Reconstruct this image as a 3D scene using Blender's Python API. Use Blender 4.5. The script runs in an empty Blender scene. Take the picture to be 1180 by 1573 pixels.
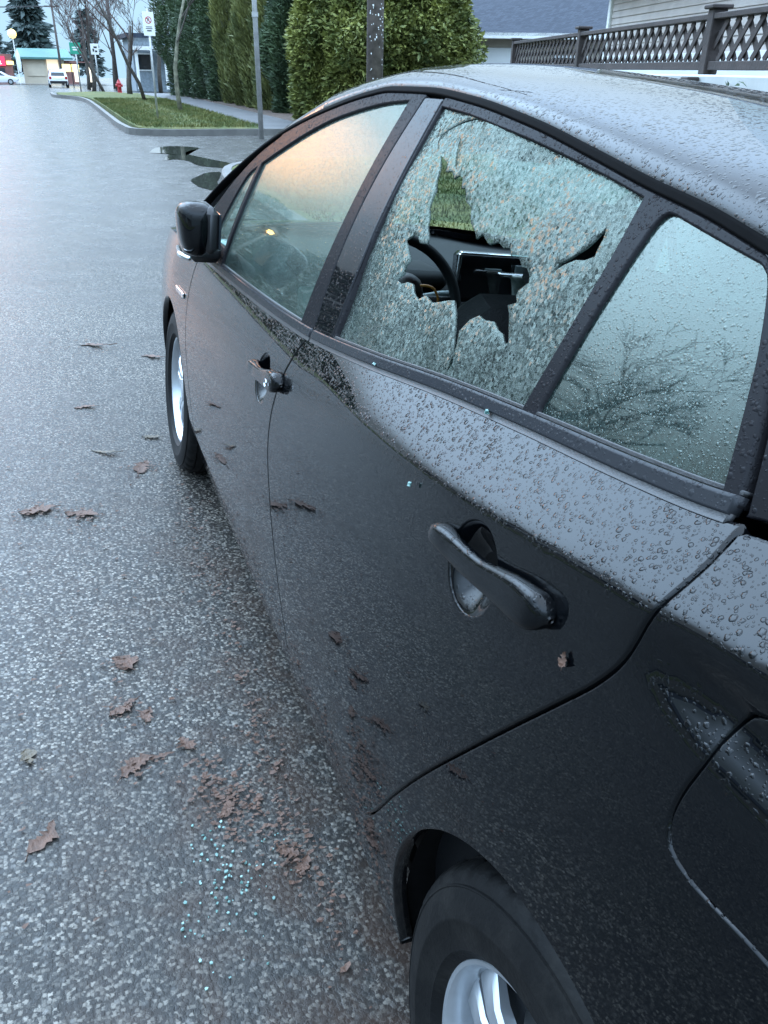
import bpy, math, random
import numpy as np
from mathutils import Vector, Matrix, geometry

R = math.radians
random.seed(7)
rng = np.random.default_rng(7)
scene = bpy.context.scene
COL = scene.collection

# ------------------------------------------------------------------ camera, sky, sun, exposure
LEAN = 0.11                                    # the parked car leans towards the kerb with the road's camber
cam_d = bpy.data.cameras.new("camera")
cam = bpy.data.objects.new("camera", cam_d)
COL.objects.link(cam)
scene.camera = cam
cam_d.sensor_fit = 'HORIZONTAL'
cam_d.sensor_width = 36.0
cam_d.lens = 36.0 * 1255.1 / 1180.0
cam_d.clip_start = 0.05
cam_d.clip_end = 3000.0
_r = Vector((0.9357879, -0.3521446, 0.0171790))
_u = Vector((0.1535994, 0.4510643, 0.8791748))
_f = Vector((0.3173455, 0.8200825, -0.4761897))
cam.matrix_world = Matrix(((_r.x, _u.x, -_f.x, -1.12667), (_r.y, _u.y, -_f.y, -0.3893),
                           (_r.z, _u.z, -_f.z, 1.51233), (0, 0, 0, 1)))

world = bpy.data.worlds.new("World")
scene.world = world
world.use_nodes = True
wn, wl = world.node_tree.nodes, world.node_tree.links
wn.clear()
SUN_EL, SUN_AZ = R(11.0), R(-9.0)             # setting behind the cloud sheet, up the street to the left
w_out = wn.new("ShaderNodeOutputWorld")
w_bg = wn.new("ShaderNodeBackground")
w_sky = wn.new("ShaderNodeTexSky")
w_sky.sky_type = 'NISHITA'
w_sky.sun_disc = False
w_sky.sun_elevation = SUN_EL
w_sky.sun_rotation = SUN_AZ
w_sky.air_density = 1.0
w_sky.dust_density = 1.6
w_sky.ozone_density = 3.0
w_tc = wn.new("ShaderNodeTexCoord")
w_map = wn.new("ShaderNodeMapping")
w_map.inputs['Scale'].default_value = (1.6, 1.6, 4.5)
w_noise = wn.new("ShaderNodeTexNoise")
w_noise.inputs['Scale'].default_value = 1.5
w_noise.inputs['Detail'].default_value = 6.0
w_noise.inputs['Roughness'].default_value = 0.55
w_ramp = wn.new("ShaderNodeValToRGB")
w_ramp.color_ramp.elements[0].position = 0.30
w_ramp.color_ramp.elements[0].color = (0.996, 0.996, 0.996, 1)
w_ramp.color_ramp.elements[1].position = 0.70
w_ramp.color_ramp.elements[1].color = (1, 1, 1, 1)
w_mix = wn.new("ShaderNodeMixRGB")
w_sep = wn.new("ShaderNodeSeparateXYZ")
w_el = wn.new("ShaderNodeValToRGB")            # the cloud sheet: an overcast sky is brightest overhead
w_el.color_ramp.elements[0].position = 0.0
w_el.color_ramp.elements[0].color = (0.058, 0.092, 0.122, 1)
w_el.color_ramp.elements[1].position = 1.0
w_el.color_ramp.elements[1].color = (0.36, 0.465, 0.60, 1)
for _p, _c in ((0.10, (0.068, 0.103, 0.133, 1)), (0.22, (0.084, 0.122, 0.155, 1)), (0.36, (0.155, 0.225, 0.305, 1)), (0.55, (0.29, 0.425, 0.60, 1))):
    w_el.color_ramp.elements.new(_p).color = _c
w_scl = wn.new("ShaderNodeVectorMath")
w_scl.operation = 'SCALE'
w_scl.inputs['Scale'].default_value = 78.0
wl.new(w_tc.outputs['Generated'], w_sep.inputs[0])
wl.new(w_sep.outputs['Z'], w_el.inputs['Fac'])
w_ld = wn.new("ShaderNodeVectorMath")         # bright lobe added to the unseen sky so the car's shoulder mirrors it
w_ld.operation = 'DOT_PRODUCT'
w_ld.inputs[1].default_value = (math.sin(R(-24)) * math.cos(R(36)), math.cos(R(-24)) * math.cos(R(36)), math.sin(R(36)))
w_lr = wn.new("ShaderNodeValToRGB")
w_lr.color_ramp.interpolation = 'EASE'
w_lr.color_ramp.elements[0].position = 0.86
w_lr.color_ramp.elements[0].color = (0, 0, 0, 1)
w_lr.color_ramp.elements[1].position = 0.985
w_lr.color_ramp.elements[1].color = (0.40, 0.57, 0.77, 1)
w_la = wn.new("ShaderNodeVectorMath")
wl.new(w_tc.outputs['Generated'], w_ld.inputs[0])
wl.new(w_ld.outputs['Value'], w_lr.inputs['Fac'])
wl.new(w_lr.outputs['Color'], w_la.inputs[0])
wl.new(w_el.outputs['Color'], w_la.inputs[1])
wl.new(w_la.outputs[0], w_scl.inputs[0])
wl.new(w_scl.outputs[0], w_mix.inputs['Color2'])
wl.new(w_tc.outputs['Generated'], w_map.inputs['Vector'])
wl.new(w_map.outputs['Vector'], w_noise.inputs['Vector'])
wl.new(w_noise.outputs['Fac'], w_ramp.inputs['Fac'])
wl.new(w_ramp.outputs['Color'], w_mix.inputs['Fac'])
wl.new(w_sky.outputs['Color'], w_mix.inputs['Color1'])
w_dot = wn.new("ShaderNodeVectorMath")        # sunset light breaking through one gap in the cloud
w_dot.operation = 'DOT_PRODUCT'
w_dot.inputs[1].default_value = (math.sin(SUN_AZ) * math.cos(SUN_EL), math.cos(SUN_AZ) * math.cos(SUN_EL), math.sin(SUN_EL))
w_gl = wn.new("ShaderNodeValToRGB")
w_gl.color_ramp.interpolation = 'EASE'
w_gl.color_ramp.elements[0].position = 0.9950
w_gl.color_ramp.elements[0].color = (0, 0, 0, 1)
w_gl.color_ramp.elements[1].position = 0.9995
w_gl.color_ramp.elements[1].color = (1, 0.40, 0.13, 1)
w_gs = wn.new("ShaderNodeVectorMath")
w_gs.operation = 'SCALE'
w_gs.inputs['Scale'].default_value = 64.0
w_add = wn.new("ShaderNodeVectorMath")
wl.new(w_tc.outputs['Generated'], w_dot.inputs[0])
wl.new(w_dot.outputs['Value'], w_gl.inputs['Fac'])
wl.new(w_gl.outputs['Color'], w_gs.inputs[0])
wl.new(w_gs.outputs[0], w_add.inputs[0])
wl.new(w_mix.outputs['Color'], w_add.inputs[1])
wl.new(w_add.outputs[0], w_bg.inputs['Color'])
w_bg.inputs['Strength'].default_value = 0.10
wl.new(w_bg.outputs['Background'], w_out.inputs['Surface'])

sun_d = bpy.data.lights.new("sun", 'SUN')
sun_d.energy = 0.5
sun_d.angle = R(100.0)
sun_d.color = (1.0, 0.9, 0.8)
sun = bpy.data.objects.new("sun", sun_d)
COL.objects.link(sun)
sun.rotation_euler = Vector((math.sin(SUN_AZ) * math.cos(SUN_EL), math.cos(SUN_AZ) * math.cos(SUN_EL),
                             math.sin(SUN_EL))).to_track_quat('Z', 'Y').to_euler()

scene.view_settings.view_transform = 'Standard'
scene.view_settings.look = 'None'
scene.view_settings.exposure = 0.2
scene.view_settings.gamma = 1.0
scene.view_settings.use_curve_mapping = False
scene.cycles.max_bounces = 10
scene.cycles.transparent_max_bounces = 24
scene.cycles.sample_clamp_indirect = 6.0

# ------------------------------------------------------------------ material helpers
def new_mat(name):
    m = bpy.data.materials.new(name)
    m.use_nodes = True
    nt = m.node_tree
    return m, nt, nt.nodes["Principled BSDF"]

def nd(nt, typ, **kw):
    n = nt.nodes.new(typ)
    for k, v in kw.items():
        if k in n.inputs:
            n.inputs[k].default_value = v
        else:
            setattr(n, k, v)
    return n

def lk(nt, a, b):
    nt.links.new(a, b)

def math_n(nt, op, a, b=None, clamp=False):
    n = nt.nodes.new("ShaderNodeMath")
    n.operation = op
    n.use_clamp = clamp
    for i, v in enumerate((a, b)):
        if v is None:
            continue
        if isinstance(v, (int, float)):
            n.inputs[i].default_value = v
        else:
            nt.links.new(v, n.inputs[i])
    return n.outputs[0]

def ramp(nt, src, lo, hi, c0=(0, 0, 0, 1), c1=(1, 1, 1, 1), interp='LINEAR'):
    n = nt.nodes.new("ShaderNodeValToRGB")
    n.color_ramp.interpolation = interp
    n.color_ramp.elements[0].position = lo
    n.color_ramp.elements[0].color = c0
    n.color_ramp.elements[1].position = hi
    n.color_ramp.elements[1].color = c1
    nt.links.new(src, n.inputs['Fac'])
    return n.outputs['Color']

def mix_c(nt, fac, a, b):
    n = nt.nodes.new("ShaderNodeMixRGB")
    for i, v in ((0, fac), (1, a), (2, b)):
        if isinstance(v, (int, float)):
            n.inputs[i].default_value = v
        elif isinstance(v, tuple):
            n.inputs[i].default_value = v if len(v) == 4 else v + (1,)
        else:
            nt.links.new(v, n.inputs[i])
    return n.outputs[0]

def coords(nt, scale=(1, 1, 1)):
    tc = nt.nodes.new("ShaderNodeTexCoord")
    if scale == (1, 1, 1):
        return tc.outputs['Object']
    mp = nt.nodes.new("ShaderNodeMapping")
    mp.inputs['Scale'].default_value = scale
    nt.links.new(tc.outputs['Object'], mp.inputs['Vector'])
    return mp.outputs['Vector']

def noise(nt, vec, scale, detail=4, rough=0.55, dist=0.0):
    n = nd(nt, "ShaderNodeTexNoise", Scale=scale, Detail=detail, Roughness=rough, Distortion=dist)
    nt.links.new(vec, n.inputs['Vector'])
    return n

def simple(name, col, rough=0.6, metal=0.0, var=0.25, vscale=6.0, bump=0.0, bscale=40.0, coat=0.0, spec=0.5):
    m, nt, b = new_mat(name)
    v = coords(nt)
    n = noise(nt, v, vscale, 5)
    lo = tuple(c * (1 - var) for c in col) + (1,)
    hi = tuple(min(1, c * (1 + var)) for c in col) + (1,)
    lk(nt, ramp(nt, n.outputs['Fac'], 0.3, 0.7, lo, hi), b.inputs['Base Color'])
    b.inputs['Roughness'].default_value = rough
    b.inputs['Metallic'].default_value = metal
    b.inputs['Coat Weight'].default_value = coat
    b.inputs['Specular IOR Level'].default_value = spec
    if bump:
        n2 = noise(nt, v, bscale, 4)
        bp = nd(nt, "ShaderNodeBump", Strength=bump, Distance=0.02)
        lk(nt, n2.outputs['Fac'], bp.inputs['Height'])
        lk(nt, bp.outputs['Normal'], b.inputs['Normal'])
    return m

def drop_height(nt, vec, scale, rmin, rmax, keep=0.0):
    """Domes of standing water: one bead in each cell, each of its own size, some cells dry."""
    vo = nd(nt, "ShaderNodeTexVoronoi", Scale=scale)
    lk(nt, vec, vo.inputs['Vector'])
    sep = nt.nodes.new("ShaderNodeSeparateColor")
    lk(nt, vo.outputs['Color'], sep.inputs[0])
    rad = math_n(nt, 'ADD', math_n(nt, 'MULTIPLY', sep.outputs[0], rmax - rmin), rmin)
    q = math_n(nt, 'DIVIDE', vo.outputs['Distance'], rad)
    h = math_n(nt, 'SUBTRACT', 1.0, math_n(nt, 'MULTIPLY', q, q), clamp=True)
    h = math_n(nt, 'POWER', h, 0.8)
    if keep > 0:
        h = math_n(nt, 'MULTIPLY', h, math_n(nt, 'GREATER_THAN', sep.outputs[1], keep))
    return math_n(nt, 'MULTIPLY', h, math_n(nt, 'DIVIDE', rad, scale))

def wet_height(nt, vec, dense=0.35, k=1.0):
    # beads distorted a little so that they are not perfect discs
    nz = noise(nt, vec, 180.0, 2)
    addv = nt.nodes.new("ShaderNodeMixRGB")
    addv.blend_type = 'ADD'
    addv.inputs[0].default_value = 0.004
    lk(nt, vec, addv.inputs[1])
    lk(nt, nz.outputs['Color'], addv.inputs[2])
    v = addv.outputs[0]
    a = drop_height(nt, v, 88.0 * k, 0.08, 0.36, dense + 0.1)
    b = drop_height(nt, v, 165.0 * k, 0.16, 0.50, dense - 0.22)
    c = drop_height(nt, v, 330.0 * k, 0.14, 0.46, 0.45)
    return math_n(nt, 'MAXIMUM', math_n(nt, 'MAXIMUM', a, b), c)

def paint_material(name, base=(0.0012, 0.0016, 0.0022), rough=0.30, coat=1.0, coat_rough=0.012, dirt=0.6, dense=0.35, bump=1.0):
    m, nt, b = new_mat(name)
    v = coords(nt)
    sep = nt.nodes.new("ShaderNodeSeparateXYZ")
    lk(nt, v, sep.inputs[0])
    # road film: brownish streaks along the car, thickest towards the sill
    sv = coords(nt, (1.0, 0.22, 1.6))
    n1 = noise(nt, sv, 22.0, 6, 0.6, 0.4)
    n2 = noise(nt, v, 5.0, 5, 0.6)
    low = ramp(nt, sep.outputs['Z'], 0.25, 0.75, (1, 1, 1, 1), (0.12, 0.12, 0.12, 1))
    d = math_n(nt, 'MULTIPLY', math_n(nt, 'MULTIPLY', n1.outputs['Fac'], n2.outputs['Fac']), low)
    sw = noise(nt, v, 9.0, 3, 0.5, 5.0)             # wiped swirls low on the doors
    swm = math_n(nt, 'MULTIPLY', ramp(nt, sw.outputs['Fac'], 0.50, 0.66), ramp(nt, sep.outputs['Z'], 0.30, 0.62, (1, 1, 1, 1), (0, 0, 0, 1)))
    d = math_n(nt, 'ADD', d, math_n(nt, 'MULTIPLY', math_n(nt, 'MULTIPLY', swm, n2.outputs['Fac']), 1.5))
    d = math_n(nt, 'MULTIPLY', d, 1.0 * dirt, clamp=True)
    lk(nt, mix_c(nt, d, base, (0.011, 0.0095, 0.0083)), b.inputs['Base Color'])
    b.inputs['Specular IOR Level'].default_value = 0.0
    lk(nt, math_n(nt, 'ADD', math_n(nt, 'MULTIPLY', d, 0.5), rough, clamp=True), b.inputs['Roughness'])
    b.inputs['Coat Weight'].default_value = coat
    lk(nt, math_n(nt, 'ADD', math_n(nt, 'MULTIPLY', d, 0.12), coat_rough), b.inputs['Coat Roughness'])
    b.inputs['Coat IOR'].default_value = 1.35
    # rain beads where the rain lands: surfaces that face up carry many, upright ones few and small
    tcn = nt.nodes.new("ShaderNodeTexCoord")
    sn = nt.nodes.new("ShaderNodeSeparateXYZ")
    lk(nt, tcn.outputs['Normal'], sn.inputs[0])
    up = ramp(nt, sn.outputs['Z'], 0.06, 0.50, (0.0, 0.0, 0.0, 1), (1, 1, 1, 1))
    patch = noise(nt, v, 3.0, 3, 0.5)
    up = math_n(nt, 'MULTIPLY', up, ramp(nt, patch.outputs['Fac'], 0.3, 0.6, (0.5, 0.5, 0.5, 1), (1, 1, 1, 1)))
    sp2 = noise(nt, v, 5.5, 3, 0.6)                 # splashes that landed on the doors too
    up = math_n(nt, 'MAXIMUM', up, ramp(nt, sp2.outputs['Fac'], 0.57, 0.70, (0, 0, 0, 1), (0.6, 0.6, 0.6, 1)))
    h = math_n(nt, 'MULTIPLY', wet_height(nt, v, dense), up)
    bp = nd(nt, "ShaderNodeBump", Strength=bump, Distance=0.35)
    lk(nt, h, bp.inputs['Height'])
    lk(nt, bp.outputs['Normal'], b.inputs['Coat Normal'])
    lk(nt, bp.outputs['Normal'], b.inputs['Normal'])
    return m

M = {}
M['paint'] = paint_material("black wet car paint")
M['paint_dry'] = paint_material('black paint in the handle cup', dirt=0.3, dense=0.85, bump=0.4)
M['pillar'] = paint_material("dark satin window frame", (0.0135, 0.013, 0.0145), 0.5, 0.22, 0.20, 0.3, 0.35, 1.0)
M['gloss_pillar'] = paint_material("glossy black pillar cover", (0.004, 0.004, 0.0055), 0.2, 0.6, 0.03, 0.2, 0.85, 0.7)
M['trim'] = simple("black rubber trim", (0.012, 0.012, 0.013), 0.42, var=0.2, vscale=30, bump=0.1, bscale=300)
M['drip'] = simple('black drip rubber', (0.002, 0.002, 0.0022), 0.7, var=0.2, vscale=30, spec=0.03)
M['mould'] = paint_material("wet belt moulding", (0.022, 0.023, 0.026), 0.4, 0.5, 0.15, 0.2, 0.4, 0.8)
M['under'] = simple("black underbody", (0.003, 0.003, 0.003), 0.9, vscale=20, spec=0.1)
M['plastic'] = simple("dark interior plastic", (0.005, 0.0055, 0.0065), 0.6, var=0.2, vscale=40, bump=0.08, bscale=400, spec=0.18)
M['cloth'] = simple("charcoal seat cloth", (0.010, 0.0095, 0.010), 0.9, var=0.35, vscale=60, bump=0.3, bscale=300)
M['grey_plastic'] = simple("grey dashboard plastic", (0.16, 0.19, 0.20), 0.5, var=0.15, vscale=20, bump=0.05, bscale=300)
M['red_belt'] = simple("reddish brown strap", (0.10, 0.030, 0.022), 0.7, vscale=80)
M['chrome'] = simple("brushed chrome", (0.72, 0.74, 0.76), 0.18, 1.0, var=0.08)
M['orange'] = simple("orange cable sheath", (0.75, 0.28, 0.06), 0.4)
M['screen'] = simple("dark display glass", (0.008, 0.009, 0.011), 0.08, var=0.1, coat=1.0)

def tyre_mat():
    m, nt, b = new_mat("dusty tyre rubber")
    v = coords(nt)
    n = noise(nt, v, 14.0, 6, 0.65)
    n2 = noise(nt, v, 120.0, 3)
    f = math_n(nt, 'MULTIPLY', ramp(nt, n.outputs['Fac'], 0.45, 0.72), n2.outputs['Fac'])
    lk(nt, mix_c(nt, f, (0.0030, 0.0030, 0.0032), (0.020, 0.0185, 0.0165)), b.inputs['Base Color'])
    b.inputs['Roughness'].default_value = 0.62
    b.inputs['Specular IOR Level'].default_value = 0.22
    bp = nd(nt, "ShaderNodeBump", Strength=0.25, Distance=0.004)
    lk(nt, n2.outputs['Fac'], bp.inputs['Height'])
    lk(nt, bp.outputs['Normal'], b.inputs['Normal'])
    return m
M['tyre'] = tyre_mat()
M['alloy'] = simple("silver alloy", (0.50, 0.53, 0.56), 0.32, 0.75, var=0.12, vscale=12, coat=0.3)
M['alloy_barrel'] = simple("dusty alloy barrel", (0.26, 0.26, 0.26), 0.5, 0.6, var=0.35, vscale=16)

def glass_mat(name, tint, film, film_fac, drops=0.5, ior=1.5, smear=0.25, mirror=1.0):
    """Wet car glass: tinted see-through, mirror by Fresnel, and a thin dewy film that scatters light."""
    m = bpy.data.materials.new(name)
    m.use_nodes = True
    nt = m.node_tree
    nt.nodes.clear()
    out = nt.nodes.new("ShaderNodeOutputMaterial")
    v = coords(nt)
    h = wet_height(nt, v, 0.45, 1.7)
    bp = nd(nt, "ShaderNodeBump", Strength=drops, Distance=0.3)
    lk(nt, h, bp.inputs['Height'])
    tr = nd(nt, "ShaderNodeBsdfTransparent", Color=tint + (1,))
    g1 = nd(nt, "ShaderNodeBsdfGlossy", Roughness=0.02, Color=(0.88, 0.98, 0.88, 1))
    g2 = nd(nt, "ShaderNodeBsdfGlossy", Roughness=0.22, Color=(0.88, 0.98, 0.88, 1))
    lk(nt, bp.outputs['Normal'], g1.inputs['Normal'])
    gl = nt.nodes.new("ShaderNodeMixShader"); gl.inputs[0].default_value = smear
    lk(nt, g1.outputs[0], gl.inputs[1]); lk(nt, g2.outputs[0], gl.inputs[2])
    fr = nd(nt, "ShaderNodeFresnel", IOR=ior)
    lk(nt, bp.outputs['Normal'], fr.inputs['Normal'])
    # both faces of the pane mirror the sky
    f2 = math_n(nt, 'MULTIPLY', fr.outputs[0], mirror, clamp=True)
    df = nd(nt, "ShaderNodeBsdfDiffuse", Color=film + (1,))
    n = noise(nt, v, 260.0, 3, 0.7)
    n2 = noise(nt, v, 9.0, 5, 0.6)
    ff = math_n(nt, 'MULTIPLY', ramp(nt, n.outputs['Fac'], 0.3, 0.75), math_n(nt, 'ADD', n2.outputs['Fac'], 0.2))
    ff = math_n(nt, 'MULTIPLY', ff, film_fac * 2.0, clamp=True)
    m1 = nt.nodes.new("ShaderNodeMixShader")
    lk(nt, ff, m1.inputs[0]); lk(nt, tr.outputs[0], m1.inputs[1]); lk(nt, df.outputs[0], m1.inputs[2])
    m2 = nt.nodes.new("ShaderNodeMixShader")
    lk(nt, f2, m2.inputs[0]); lk(nt, m1.outputs[0], m2.inputs[1]); lk(nt, gl.outputs[0], m2.inputs[2])
    lk(nt, m2.outputs[0], out.inputs['Surface'])
    return m
M['glass'] = glass_mat("wet green tinted glass", (0.30, 0.44, 0.40), (0.14, 0.20, 0.18), 0.30, 0.35, mirror=0.72)
M['glass_quarter'] = glass_mat("rain beaded quarter glass", (0.12, 0.20, 0.18), (0.085, 0.135, 0.125), 0.22, 0.45, smear=0.12, mirror=1.25)
M['glass_clear'] = glass_mat("clear far side glass", (0.78, 0.88, 0.84), (0.2, 0.25, 0.24), 0.02, 0.10, smear=0.0, mirror=0.30)

def shattered_mat():
    m = bpy.data.materials.new("shattered tempered glass")
    m.use_nodes = True
    nt = m.node_tree
    nt.nodes.clear()
    out = nt.nodes.new("ShaderNodeOutputMaterial")
    v = coords(nt)
    big = noise(nt, v, 7.0, 4, 0.6)
    vo = nd(nt, "ShaderNodeTexVoronoi", Scale=240.0)
    lk(nt, v, vo.inputs['Vector'])
    ve = nd(nt, "ShaderNodeTexVoronoi", Scale=240.0, feature='DISTANCE_TO_EDGE')
    lk(nt, v, ve.inputs['Vector'])
    sep = nt.nodes.new("ShaderNodeSeparateColor")
    lk(nt, vo.outputs['Color'], sep.inputs[0])
    crack = ramp(nt, ve.outputs['Distance'], 0.02, 0.11, (1, 1, 1, 1), (0, 0, 0, 1))
    # every crumb is tilted its own way
    geo = nt.nodes.new("ShaderNodeNewGeometry")
    sub = nd(nt, "ShaderNodeVectorMath", operation='SUBTRACT')
    lk(nt, vo.outputs['Color'], sub.inputs[0]); sub.inputs[1].default_value = (0.5, 0.5, 0.5)
    scl = nd(nt, "ShaderNodeVectorMath", operation='SCALE')
    lk(nt, sub.outputs[0], scl.inputs[0]); scl.inputs['Scale'].default_value = 0.32
    add = nd(nt, "ShaderNodeVectorMath", operation='ADD')
    lk(nt, geo.outputs['Normal'], add.inputs[0]); lk(nt, scl.outputs[0], add.inputs[1])
    nor = nd(nt, "ShaderNodeVectorMath", operation='NORMALIZE')
    lk(nt, add.outputs[0], nor.inputs[0])
    gl = nd(nt, "ShaderNodeBsdfGlossy", Roughness=0.16, Color=(0.76, 0.88, 0.76, 1))
    lk(nt, nor.outputs[0], gl.inputs['Normal'])
    fr = nd(nt, "ShaderNodeFresnel", IOR=1.5)
    lk(nt, nor.outputs[0], fr.inputs['Normal'])
    tr = nd(nt, "ShaderNodeBsdfTransparent", Color=(0.30, 0.44, 0.41, 1))
    df = nd(nt, "ShaderNodeBsdfDiffuse")
    lk(nt, mix_c(nt, sep.outputs[0], (0.062, 0.078, 0.070), (0.175, 0.200, 0.182)), df.inputs['Color'])
    tl = nd(nt, "ShaderNodeBsdfTranslucent", Color=(0.3, 0.5, 0.46, 1))
    dt = nt.nodes.new("ShaderNodeMixShader"); dt.inputs[0].default_value = 0.25
    lk(nt, df.outputs[0], dt.inputs[1]); lk(nt, tl.outputs[0], dt.inputs[2])
    f = math_n(nt, 'ADD', math_n(nt, 'MULTIPLY', crack, 0.50), math_n(nt, 'MULTIPLY', sep.outputs[1], 0.30))
    f = math_n(nt, 'ADD', f, ramp(nt, big.outputs['Fac'], 0.35, 0.65, (0.08, 0.08, 0.08, 1), (0.32, 0.32, 0.32, 1)), clamp=True)
    m1 = nt.nodes.new("ShaderNodeMixShader")
    lk(nt, f, m1.inputs[0]); lk(nt, tr.outputs[0], m1.inputs[1]); lk(nt, dt.outputs[0], m1.inputs[2])
    m2 = nt.nodes.new("ShaderNodeMixShader")
    lk(nt, math_n(nt, 'MULTIPLY', fr.outputs[0], 0.62, clamp=True), m2.inputs[0])
    lk(nt, m1.outputs[0], m2.inputs[1]); lk(nt, gl.outputs[0], m2.inputs[2])
    lk(nt, m2.outputs[0], out.inputs['Surface'])
    return m
M['shatter'] = shattered_mat()

def asphalt_mat():
    m, nt, b = new_mat("wet asphalt")
    v = coords(nt)
    vs_ = nt.nodes.new("ShaderNodeMixRGB"); vs_.blend_type = 'ADD'; vs_.inputs[0].default_value = 0.010
    nzs = noise(nt, v, 140.0, 3, 0.7)
    lk(nt, v, vs_.inputs[1]); lk(nt, nzs.outputs['Color'], vs_.inputs[2])
    vo = nd(nt, "ShaderNodeTexVoronoi", Scale=135.0, distance='CHEBYCHEV')
    lk(nt, vs_.outputs[0], vo.inputs['Vector'])
    sep = nt.nodes.new("ShaderNodeSeparateColor")
    lk(nt, vo.outputs['Color'], sep.inputs[0])
    stone = ramp(nt, math_n(nt, 'POWER', sep.outputs[0], 2.6), 0.05, 1.0, (0.027, 0.026, 0.0245, 1), (0.33, 0.30, 0.255, 1))
    core = ramp(nt, vo.outputs['Distance'], 0.30, 0.62, (1, 1, 1, 1), (0.0, 0, 0, 1))
    vd = nt.nodes.new("ShaderNodeMixRGB"); vd.blend_type = 'ADD'; vd.inputs[0].default_value = 0.012
    nzv = noise(nt, v, 90.0, 2)
    lk(nt, v, vd.inputs[1]); lk(nt, nzv.outputs['Color'], vd.inputs[2])
    vb = nd(nt, "ShaderNodeTexVoronoi", Scale=74.0)
    lk(nt, vd.outputs[0], vb.inputs['Vector'])
    sb = nt.nodes.new("ShaderNodeSeparateColor"); lk(nt, vb.outputs['Color'], sb.inputs[0])
    big_core = math_n(nt, 'MULTIPLY', ramp(nt, vb.outputs['Distance'], 0.20, 0.50, (1, 1, 1, 1), (0, 0, 0, 1)), math_n(nt, 'GREATER_THAN', sb.outputs[0], 0.72))
    big_col = ramp(nt, sb.outputs[1], 0.1, 1.0, (0.014, 0.014, 0.014, 1), (0.22, 0.208, 0.19, 1))
    n = noise(nt, v, 0.9, 5, 0.6)
    nf = noise(nt, v, 3.5, 7, 0.68)
    col = mix_c(nt, core, (0.024, 0.0225, 0.020), stone)
    col = mix_c(nt, big_core, col, big_col)
    col = mix_c(nt, ramp(nt, n.outputs['Fac'], 0.38, 0.68, (0, 0, 0, 1), (0.6, 0.6, 0.6, 1)), col, (0.040, 0.038, 0.036))
    # rust brown smear of rotted leaves along the parked car, broken by noise
    sx = nt.nodes.new("ShaderNodeSeparateXYZ")
    lk(nt, v, sx.inputs[0])
    band = ramp(nt, math_n(nt, 'ADD', sx.outputs['X'], 1.55), 0.0, 0.62, (0, 0, 0, 1), (1, 1, 1, 1))
    sn = noise(nt, v, 7.0, 6, 0.62, 0.6)
    sm_ = math_n(nt, 'MULTIPLY', band, ramp(nt, sn.outputs['Fac'], 0.44, 0.62))
    fr_ = ramp(nt, math_n(nt, 'MULTIPLY', sx.outputs['Y'], 0.1), 0.0, 0.4, (1, 1, 1, 1), (0, 0, 0, 1))
    sm_ = math_n(nt, 'MULTIPLY', math_n(nt, 'MULTIPLY', sm_, fr_), 0.6)
    col = mix_c(nt, sm_, col, (0.042, 0.023, 0.015))
    lk(nt, col, b.inputs['Base Color'])
    lk(nt, ramp(nt, nf.outputs['Fac'], 0.3, 0.7, (0.12, 0.12, 0.12, 1), (0.34, 0.34, 0.34, 1)), b.inputs['Roughness'])
    b.inputs['Specular IOR Level'].default_value = 0.22
    hgt = math_n(nt, 'MULTIPLY', core, math_n(nt, 'ADD', sep.outputs[1], 0.3))
    bp = nd(nt, "ShaderNodeBump", Strength=0.35, Distance=0.003)
    lk(nt, hgt, bp.inputs['Height'])
    lk(nt, bp.outputs['Normal'], b.inputs['Normal'])
    return m
M['asphalt'] = asphalt_mat()
M['concrete'] = simple("damp concrete", (0.115, 0.11, 0.10), 0.65, var=0.25, vscale=3.5, bump=0.15, bscale=60)
M['walk'] = simple("damp pavement concrete", (0.075, 0.074, 0.076), 0.45, var=0.22, vscale=1.3, bump=0.12, bscale=60)
M['soil'] = simple("leaf strewn soil", (0.055, 0.034, 0.022), 0.9, var=0.5, vscale=6, bump=0.4, bscale=25)

def grass_ground():
    m, nt, b = new_mat("lawn ground")
    v = coords(nt)
    n = noise(nt, v, 1.2, 5, 0.65)
    n2 = noise(nt, v, 30.0, 4, 0.7)
    c = mix_c(nt, ramp(nt, n.outputs['Fac'], 0.35, 0.65), (0.060, 0.100, 0.018), (0.18, 0.17, 0.042))
    c = mix_c(nt, ramp(nt, n2.outputs['Fac'], 0.3, 0.7, (0.55, 0.55, 0.55, 1), (0, 0, 0, 1)), c, (0.02, 0.03, 0.008))
    lk(nt, c, b.inputs['Base Color'])
    b.inputs['Roughness'].default_value = 0.9
    bp = nd(nt, "ShaderNodeBump", Strength=0.8, Distance=0.05)
    lk(nt, n2.outputs['Fac'], bp.inputs['Height'])
    lk(nt, bp.outputs['Normal'], b.inputs['Normal'])
    return m
M['lawn'] = grass_ground()

def leaf_mat(name, a, b_, scale=1.5, rough=0.6):
    m, nt, b = new_mat(name)
    v = coords(nt)
    n = noise(nt, v, scale, 4, 0.6)
    n2 = noise(nt, v, scale * 9, 2, 0.6)
    f = math_n(nt, 'ADD', math_n(nt, 'MULTIPLY', n.outputs['Fac'], 0.6), math_n(nt, 'MULTIPLY', n2.outputs['Fac'], 0.4))
    lk(nt, ramp(nt, f, 0.36, 0.64, a + (1,), b_ + (1,)), b.inputs['Base Color'])
    b.inputs['Roughness'].default_value = rough
    return m
M['cedar'] = leaf_mat("yellow green cedar foliage", (0.034, 0.062, 0.016), (0.27, 0.28, 0.068), 1.4)
M['hedge'] = leaf_mat("olive hedge foliage", (0.050, 0.072, 0.022), (0.22, 0.225, 0.070), 0.9)
M['conifer'] = leaf_mat("dark conifer foliage", (0.026, 0.050, 0.026), (0.10, 0.15, 0.070), 0.8)
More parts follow.
